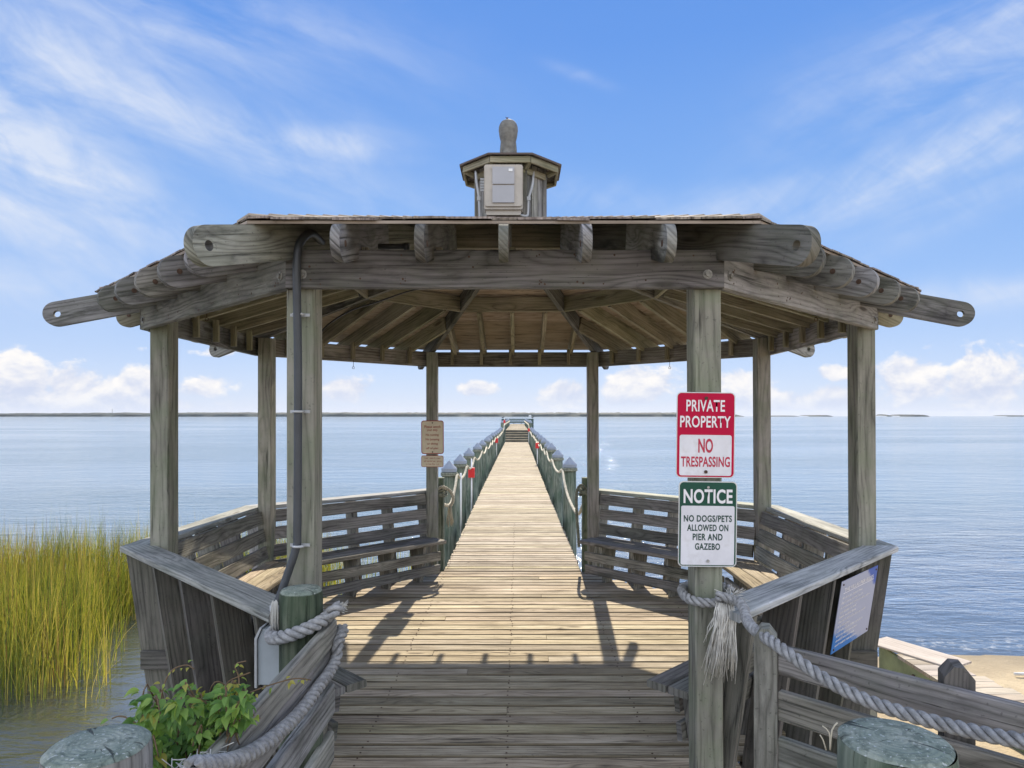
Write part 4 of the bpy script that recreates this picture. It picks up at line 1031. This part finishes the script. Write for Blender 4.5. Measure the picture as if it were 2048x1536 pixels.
# rope wrap on the left pile
th_ = thing('rope', 'thick twisted rope looped round the dark green pile at the front left post', 'rope', (-.885, -2.66, 1.0))
b = MB(); P = []
for k in range(21):
    an = R(60+360*k/20*1.0); P.append((-.885+.124*math.cos(an), -2.66+.124*math.sin(an), .965-.04*math.cos(an-R(10))*-1-.02))
P = P[:18]; P += [(-.74, -2.70, 1.005), (-.715, -2.66, 1.02)]
rope(b, P, .028, .006, .105, 8); b.build('strands', M_ROPE, th_)
b = MB(); rs3 = random.Random(8)
for k in range(46):
    o_ = Vector((-.72, -2.665, 1.015)); b.tube([o_+Vector((rs3.uniform(-.012, .012), rs3.uniform(-.01, .01), rs3.uniform(-.015, .015))), o_+Vector((rs3.uniform(.0, .04), rs3.uniform(-.02, .02), rs3.uniform(-.02, .035)))], .0014, 3)
for k in range(60):
    o_ = Vector((-.985, -2.70, 1.04)); a_ = Vector((rs3.uniform(-.012, .012), rs3.uniform(-.01, .01), rs3.uniform(-.01, .02))); b.tube([o_+a_, o_+a_*1.6+Vector((0, 0, -rs3.uniform(.06, .13)))], .0015, 3)
b.build('frayed_end', M_FRAY, th_)
# thick rope along the left fence
th_ = thing('rope', 'thick twisted grey rope hanging along the inside of the left board fence', 'rope', (-.75, -3.2, .8))
b = MB(); P = [(-.80, -2.50, .84), (-.745, -2.49, .87)]
for (X_, Y_) in ((676, 1288), (671, 1322), (655, 1350), (639, 1371), (620, 1398), (599, 1425), (576, 1449), (553, 1469), (527, 1490), (497, 1508), (463, 1522), (425, 1530), (385, 1532)):
    d_ = .797/((1036-X_)/1350); P.append(((X_-1036)/1350*d_+CAMX, CAMY+d_, CAMZ-(Y_-832)/1350*d_))
rope(b, P, .0245, .005, .115, 8); b.build('strands', M_ROPE, th_)
b = MB()
for k in range(150):
    o_ = Vector((-.80, -3.80, .90)); q = Vector((rs3.gauss(0, .03), rs3.gauss(0, .03), rs3.gauss(0, .018))); b.tube([o_+q, o_+q+Vector((rs3.gauss(0, .03), rs3.gauss(0, .04), rs3.gauss(0, .02)))], .0016, 3)
b.build('frayed_end', M_FRAY, th_)
# rope on right post down to the right
th_ = thing('rope', 'thick twisted rope tied round the front right post and sagging away to the right', 'rope', (.95, -2.47, 1.03))
b = MB()
P = []
cx, cy, rr = .967, -2.39, .122
for k in range(17):
    an = R(20+360*k/20); sq = 1/max(abs(math.cos(an)), abs(math.sin(an)))**.35
    P.append((cx+rr*sq*math.cos(an), cy+rr*sq*math.sin(an), 1.005+.012*math.sin(an)))
P += [(.97, -2.545, 1.035), (1.05, -2.60, 1.015)]
def pxp(X_, Y_, d): x, z = px(X_, Y_, d); return (x, CAMY+d, z)
P += [pxp(1500, 1250, 2.66), pxp(1556, 1292, 2.42), pxp(1640, 1352, 2.28), pxp(1720, 1395, 2.18), pxp(1800, 1424, 2.09), pxp(1900, 1452, 2.0), pxp(2010, 1476, 1.89), pxp(2120, 1490, 1.8), pxp(2300, 1490, 1.7)]
rope(b, P, .022, .006, .10, 8); b.build('strands', M_ROPE, th_)
b = MB()
for k in range(170):
    o_ = Vector((1.0, -2.535, 1.0)); a_ = Vector((rs3.uniform(-.05, .05), rs3.uniform(-.02, .02), rs3.uniform(-.03, .01)))
    ln = rs3.uniform(.14, .34); sp = rs3.uniform(.3, 1.0); wb = lambda: Vector((rs3.gauss(0, .006), rs3.gauss(0, .005), 0))
    b.tube([o_+a_*.8, o_+a_*.9+Z3*-ln*.3+wb(), o_+a_*(1+sp*.2)+Z3*-ln*.65+wb()+Vector((-.010, 0, 0)), o_+a_*(1+sp*.5)+Z3*-ln+wb()+Vector((-.02, 0, 0))], .0022, 4, rads=[.003, .0028, .0022, .001])
for k in range(50):
    o_ = Vector((1.03, -2.54, 1.04)); a_ = Vector((rs3.gauss(0, .02), rs3.gauss(0, .012), rs3.gauss(0, .008))); b.tube([o_+a_, o_+a_*2+Vector((.01, 0, rs3.uniform(-.01, .02)))], .0014, 3)
b.build('frayed_end', M_FRAY, th_)

# ------------------------------------------------------------------ beach walk on the right
wk = MB(); rw = random.Random(3); y = 1.25
while y > -6.0:
    wid = .36+.36*min(1, max(0, (1.2-y)/1.6)) if y < 1.0 else .42
    x0 = 3.95-.02*max(0, 1-y)*.0
    wk.board((x0, y, -.615), (x0+wid+rw.uniform(-.03, .04), y, -.615+rw.uniform(-.004, .004)), (0, 1, 0), .134, .035, r=rw.random()); y -= .14
wk.board((3.97, 1.75, -.59), (4.40, 1.0, -.59), (1, .5, 0), .36, .02, r=.8)
struct(wk.build('boardwalk', W_PALE))
b = MB(); b.board((3.985, 1.7, -.76), (3.985, -6.0, -.76), Z3, .26, .04)
struct(b.build('boardwalk_stringer', M_GREENP))
b = MB()
for y_ in (1.05, .65, .1, -.6, -1.3): b.disc((3.96, y_, -.72), (-1, 0, 0), .025, .01); b.disc((3.955, y_, -.72), (-1, 0, 0), .014, .06)
tag(b.build('bolts', M_RUST), 'rusty bolts through the green side board of the beach walk', 'bolts')
pl = thing('round_pile', 'short pale green pile beside the beach walk', 'post', (3.72, .42, -1)); b = MB(); b.lathe([(.14, -2.4), (.135, -.70), (.128, -.68)], (3.72, .42, 0), 24, wob=.04, captop=True); b.build('shaft', M_GREENP, pl)
# short posts under right
for k, (x, y_) in enumerate(((3.2, -1.2), (2.6, -2.4))):
    pl = thing('round_pile', 'pale timber pile standing in the sand below the right rails, %s' % ('nearer the water' if k == 0 else 'nearer the walkway'), 'post', (x, y_, -1))
    b = MB(); b.lathe([(.12, -2.4), (.115, -.45), (.11, -.43)], (x, y_, 0), 20, wob=.05); b.build('shaft', W_POST, pl)

# ------------------------------------------------------------------ terrain, water
WZ = -1.02
def shore_y(x):
    s_ = min(1, max(0, (x+1.5)/5.0)); s_ = s_*s_*(3-2*s_); return -9.5+12.2*s_
def ground(x, y):
    d_ = shore_y(x)+.25*mnoise.noise(Vector((x*.5, y*.5, 0)))-y   # + inland
    if d_ > 0: z = WZ-.02+.09*d_ if d_ < 4 else WZ+.34+.02*(d_-4)
    else: z = WZ-.02+max(.045*d_, -2.5)
    return min(z, -.62) + .025*mnoise.noise(Vector((x*1.7, y*1.7, 3)))
bm = bmesh.new(); 
xs = [-400, -120, -60, -30] + [-20+.4*k for k in range(101)] + [30, 60, 120, 400]; ys = [-300, -100, -40, -20] + [-14+.35*k for k in range(101)] + [30, 60, 150]
G = [[bm.verts.new((x, y, ground(x, y))) for y in ys] for x in xs]
for i in range(len(xs)-1):
    for j in range(len(ys)-1):
        f = bm.faces.new((G[i][j], G[i+1][j], G[i+1][j+1], G[i][j+1])); f.smooth = True
me = bpy.data.meshes.new('beach'); bm.to_mesh(me); bm.free(); me.materials.append(M_SAND); o_ = bpy.data.objects.new('beach', me); COL.objects.link(o_); struct(o_)
me = bpy.data.meshes.new('water'); S_ = 14000
me.from_pydata([(-S_, -60, WZ), (S_, -60, WZ), (S_, S_, WZ), (-S_, S_, WZ)], [], [(0, 1, 2, 3)]); me.materials.append(M_WATER)
o_ = bpy.data.objects.new('water', me); COL.objects.link(o_); struct(o_)
# seabed far away so that no hole shows through the shallows
me = bpy.data.meshes.new('seabed'); me.from_pydata([(-S_, -60, -4.5), (S_, -60, -4.5), (S_, S_, -4.5), (-S_, S_, -4.5)], [], [(0, 1, 2, 3)]); me.materials.append(M_SAND)
o_ = bpy.data.objects.new('seabed', me); COL.objects.link(o_); struct(o_)
# white stick on the sand
b = MB(); b.tube([(5.35, 1.6, -.90), (5.55, 1.55, -.885), (5.75, 1.52, -.88)], .018, 6); tag(b.build('driftwood', M_WHITE), 'bleached stick of driftwood lying on the sand at the right', 'driftwood')

# ------------------------------------------------------------------ far shore and islands
def treeline(name, px0, px1, dist, hfun, seed, lab, thick=250):
    """a strip of far forest: rows of crowns with a wavy top, real depth"""
    b = MB(); rs_ = random.Random(seed); x = px0; dx_ = 2.2
    cols = []
    while x <= px1:
        hpx = hfun(x); X_ = (x-1036)/1350*dist
        n1 = mnoise.noise(Vector((x*.02, seed, 0))); n2 = mnoise.noise(Vector((x*.13, seed, 5))); n3 = mnoise.noise(Vector((x*.5, seed, 9)))
        hp = max(.15, hpx*(1+.22*n1+.14*n2+.10*n3))
        cols.append((X_, CAMZ + (hp)*dist/1350)); x += dx_
    rows = [(0, 0, 0), (0, .55, 12), (0, .85, 40), (0, 1, 90), (0, .9, thick)]
    VV = [[b.bm.verts.new((X_, CAMY+dist+dd+20*mnoise.noise(Vector((X_*.01, k, 0))), WZ-.1+(H-WZ)*fz)) for k, (_, fz, dd) in enumerate(rows)] for X_, H in cols]
    for i_ in range(len(VV)-1):
        for k in range(len(rows)-1): b.face([VV[i_][k], VV[i_+1][k], VV[i_+1][k+1], VV[i_][k+1]], None, .5, False)
    o_ = b.build(name, M_TREE); o_['kind'] = 'stuff'; tag(o_, lab, 'forest'); return o_
def hmain(x):
    base = 5.2+2.0*min(1, max(0, (x+100)/500)); 
    return base*min(1, max(.05, (1492-x)/30))
treeline('far_forest', -700, 1491, 3200, hmain, 3, 'low dark wooded shore along the horizon, left and centre')
for (a_, b_, hh, sd_, lab) in ((1540, 1600, 1.0, 5, 'faint flat island on the horizon right of the wooded shore'), (1617, 1668, 2.0, 6, 'low island on the horizon between the right gazebo posts'), (1774, 1786, 4.0, 7, 'small dark clump of trees on the horizon right of the gazebo'), (1803, 1862, 3.0, 8, 'longer low wooded island on the horizon right of the gazebo'), (2016, 2200, 1.6, 9, 'low wooded island at the far right end of the horizon')):
    treeline('island', a_, b_, 3600, (lambda x, a_=a_, b_=b_, hh=hh: hh*min(1, .2+min(x-a_, b_-x)/6)), sd_, lab, 120)
b = MB(); xm = (218-1036)/1350*3200; b.tube([(xm, 3220, 0), (xm, 3220, 36)], .8, 5); tag(b.build('radio_mast', M_BLACK), 'thin radio mast rising above the wooded shore at the left', 'mast')
b = MB(); xm = (1060-1036)/1350*3200; b.board((xm-6, 3185, 2), (xm+6, 3185, 2), Z3, 4, 8); b.prism([(-7, 0), (7, 0), (0, 3)], (xm, 3185, 4), (1, 0, 0), Z3, (0, 1, 0), 10); tag(b.build('house', M_WHITE), 'tiny white house on the far wooded shore beyond the pier', 'house')

# ------------------------------------------------------------------ marsh grass
rg = random.Random(21)
verts, faces, rnds = [], [], []
def blade(x, y, z, hgt, wd, lx, ly, rv, bend):
    n = 4; b0 = len(verts); a = rg.random()*math.pi; cx_, cy_ = math.cos(a), math.sin(a)
    for k in range(n+1):
        f = k/n; ww = wd*(1-f**1.6)+.0006; ox = lx*f*f*bend; oy = ly*f*f*bend; zz = z+hgt*(f-(.12*bend*f*f))
        verts.append((x+ox-cx_*ww/2, y+oy-cy_*ww/2, zz)); verts.append((x+ox+cx_*ww/2, y+oy+cy_*ww/2, zz))
    for k in range(n): faces.append((b0+2*k, b0+2*k+1, b0+2*k+3, b0+2*k+2)); rnds.append(rv)
def density(x, y):
    d_ = y-CAMY
    # patch outline in plan
    e = mnoise.noise(Vector((x*.45, y*.45, 1)))*.8 + mnoise.noise(Vector((x*1.5, y*1.5, 4)))*.35
    right = (-4.15 - .33*(y-1.2) + .55*e) if y < 3.7 else (-4.98+min(1, (y-3.7)/1.2)*2.1+.4*e)
    near = 1.35 + .12*(x+8) + .8*e if x < -4.6 else 1.3+(x+4.6)*1.2+.5*e
    near = max(.95 + .8*e + .55*mnoise.noise(Vector((x*1.3, 0, 2))), .8)
    far = 5.9 + .5*e + (.25*(-x-5) if x < -5 else 0)*.2
    if x > right or y < near-.2 or y > far+1.2: return 0
    q = 1.0
    if y > far: q *= .12
    q *= min(1, max(.06, (right-x)/.8)); q *= min(1, max(.05, (y-near+.2)/1.1))
    q *= .55+.9*max(0, mnoise.noise(Vector((x*.9, y*.9, 7)))+.45)
    return q
cnt = 0; tries = 0
while cnt < 29000 and tries < 260000:
    tries += 1; x = rg.uniform(-13.5, -2.2); y = rg.uniform(.6, 7.2)
    if rg.random() > density(x, y): continue
    g_ = mnoise.noise(Vector((x*.7, y*.7, 11)))
    hgt = rg.gauss(1.0, .18)*(1+.34*g_)*(.72+.28*min(1, density(x, y)*1.6)); rv = min(1, max(0, .39+.68*mnoise.noise(Vector((x*1.6, y*1.6, 31)))+rg.gauss(0, .24)))
    blade(x, y, WZ-.05, max(.3, hgt), rg.uniform(.004, .009), rg.gauss(.03, .17), rg.gauss(0, .1), rv, rg.uniform(.3, 1.3)*(2.2 if rg.random() < .06 else 1)); cnt += 1
for k in range(2200):    # seed stalks
    x = rg.uniform(-13, -2.6); y = rg.uniform(1.5, 7)
    if rg.random() > density(x, y)*1.2+.01: continue
    blade(x, y, WZ-.05, rg.uniform(1.15, 1.45), .007, rg.gauss(.02, .08), 0, rg.choice([.95, 1., 1., .86, .2]), .5)
for k in range(700):    # sparse stems behind the benches
    x = rg.uniform(-3.3, -1.7); y = rg.uniform(3.0, 7.5); blade(x, y, WZ-.05, rg.uniform(.5, 1.05), .008, rg.gauss(0, .1), rg.gauss(0, .1), rg.uniform(.1, .7), 1) if rg.random() < .35 else None
me = bpy.data.meshes.new('marsh_grass'); me.from_pydata(verts, [], faces)
at = me.attributes.new('rnd', 'FLOAT', 'FACE'); at.data.foreach_set('value', rnds); me.materials.append(M_GRASS)
o_ = bpy.data.objects.new('marsh_grass', me); COL.objects.link(o_); o_['kind'] = 'stuff'; tag(o_, 'tall green and yellow marsh grass standing in the shallow water at the left', 'grass')

# ------------------------------------------------------------------ vine
vn = thing('vine', 'green leafy vine climbing over the left fence next to the near pile', 'plant', (-.95, -3.6, 0))
rv_ = random.Random(14); sb = MB(); lb = MB()
def leaf(mb, P, d, up_, L, rv):
    d = Vector(d).normalized(); side = d.cross(Vector(up_)).normalized(); n = side.cross(d)
    prof = [(0, 0), (.12, .17), (.3, .30), (.5, .29), (.75, .16), (1.0, 0)]
    cen_ = [P+d*(f*L)-n*(-.10*L*math.sin(f*3.0))-Z3*(.28*L*f*f) for f, _ in prof]
    Lf = [mb.bm.verts.new(c-side*w_*L+n*(.10*L if 0 < k < 5 else 0)) for k, (c, (_, w_)) in enumerate(zip(cen_, prof))]
    Rt = [mb.bm.verts.new(c+side*w_*L+n*(.10*L if 0 < k < 5 else 0)) if 0 < k < 5 else None for k, (c, (_, w_)) in enumerate(zip(cen_, prof))]
    Ce = [mb.bm.verts.new(c) if 0 < k < 5 else Lf[k] for k, c in enumerate(cen_)]
    for k in range(5):
        for S_s in (Lf, Rt):
            q = [Ce[k], Ce[k+1]] + ([S_s[k+1]] if 0 < k+1 < 5 else []) + ([S_s[k]] if 0 < k < 5 else [])
            if len(q) > 2: mb.face(q, None, rv, True)
stems = []
for k in range(44):
    bx = rv_.uniform(-1.08, -.85); by = rv_.uniform(-3.75, -3.2); P = [Vector((bx, by, .25))]
    tx_ = pxp(rv_.uniform(285, 500), rv_.uniform(1372, 1500), rv_.uniform(1.85, 2.2))
    tgt = Vector(tx_); mid_ = P[0].lerp(tgt, .55)+Vector((rv_.uniform(-.05, .05), rv_.uniform(-.05, .05), .05)); P += [mid_, tgt, tgt+Vector((rv_.uniform(-.04, .06), rv_.uniform(-.05, .05), -.03))]
    stems.append(P)
for P in [[Vector(pxp(*q)) for q in S_] for S_ in (
        [(330, 1480, 2.1), (322, 1400, 2.1), (340, 1345, 2.12), (372, 1330, 2.12), (388, 1338, 2.1)], [(470, 1420, 2.1), (478, 1360, 2.15), (470, 1330, 2.15), (492, 1322, 2.15)],
        [(500, 1385, 2.1), (540, 1370, 2.12), (590, 1357, 2.2), (622, 1360, 2.25)], [(300, 1470, 2.0), (262, 1440, 2.0), (240, 1432, 2.0), (225, 1437, 2.0)], [(450, 1400, 2.1), (455, 1365, 2.15), (500, 1345, 2.15)])]:
    stems.append(P)
for si, P in enumerate(stems):
    c = catmull(P, .012); sb.tube(c, .0022, 5)
    st = int(len(c)*(.35 if si < 44 else .1)); k = st
    while k < len(c):
        small = si >= 44 and si != 47
        L_ = rv_.uniform(.022, .050)*(.45 if small else 1)
        for s_ in range(2 if si < 44 else 1):
            d = Vector((rv_.gauss(0, 1), rv_.gauss(-.5, .8), rv_.gauss(-.35, .45))); P0_ = c[k]+d.normalized()*.012
            if P0_.x > -.80 and P0_.y > -4.0 and not small and P0_.z < .95: continue
            leaf(lb, P0_, d, (rv_.gauss(0, .3), rv_.gauss(-.3, .3), 1), L_, min(1, max(0, rv_.gauss(.42, .2)+(.45 if small else 0)+(P0_.z-.85)*1.0)))
        k += rv_.randint(1, 3)
sb.build('stems', M_STEM, vn); lb.build('leaves', M_LEAF, vn)
# little sprig by the right near pile
b = MB(); b.tube(catmull([pxp(640, 668, 4.6), pxp(655, 650, 4.6), pxp(700, 622, 4.75), pxp(760, 602, 5.0), pxp(812, 584, 5.3), pxp(850, 575, 5.4)], .03), .006, 6)
tag(b.build('cable', M_BLACK), 'thin black cable strung along the rafters inside the left of the gazebo roof', 'cable')
b = MB(); b.tube([pxp(757, 493, 3.22), pxp(812, 493, 3.22)], .014, 10); b.tube([pxp(808, 493, 3.22), pxp(818, 493, 3.22)], .019, 10)
tag(b.build('pipe_stub', M_PVC), 'short grey pipe stub between two front rafter tails above the beam', 'pipe')
vn = thing('weed_sprig', 'dry thin weed sprig sticking up beside the near right pile', 'plant', (.8, -3.9, 0)); b = MB()
for q in ([(1660, 1500), (1658, 1465), (1645, 1452)], [(1660, 1500), (1664, 1460), (1675, 1445)], [(1652, 1500), (1646, 1480), (1640, 1470)]):
    b.tube(catmull([pxp(a_, b_, 1.95) for a_, b_ in q], .01), .0022, 4)
b.build('stems', M_ROPEY, vn)

# ------------------------------------------------------------------ haze (the air over the water)
bm = bmesh.new(); bmesh.ops.create_cube(bm, size=1.0)
bmesh.ops.transform(bm, matrix=Matrix.Translation((0, 6950, 37)) @ Matrix.Diagonal((28300, 14400, 86, 1)), verts=bm.verts)
me = bpy.data.meshes.new('haze'); bm.to_mesh(me); bm.free(); hz = bpy.data.objects.new('haze', me); COL.objects.link(hz); hz['kind'] = 'stuff'
hz['label'] = 'pale blue haze over the water'; hz['category'] = 'haze'
m = bpy.data.materials.new('haze_air'); m.use_nodes = True; m.node_tree.nodes.clear(); t = NT(m.node_tree)
o = t.new('ShaderNodeOutputMaterial'); pv = t.new('ShaderNodeVolumePrincipled'); pv.inputs['Color'].default_value = (.80, .88, 1.0, 1); pv.inputs['Density'].default_value = .00003
pv.inputs['Anisotropy'].default_value = .2
t.l.new(pv.outputs[0], o.inputs['Volume']); me.materials.append(m)
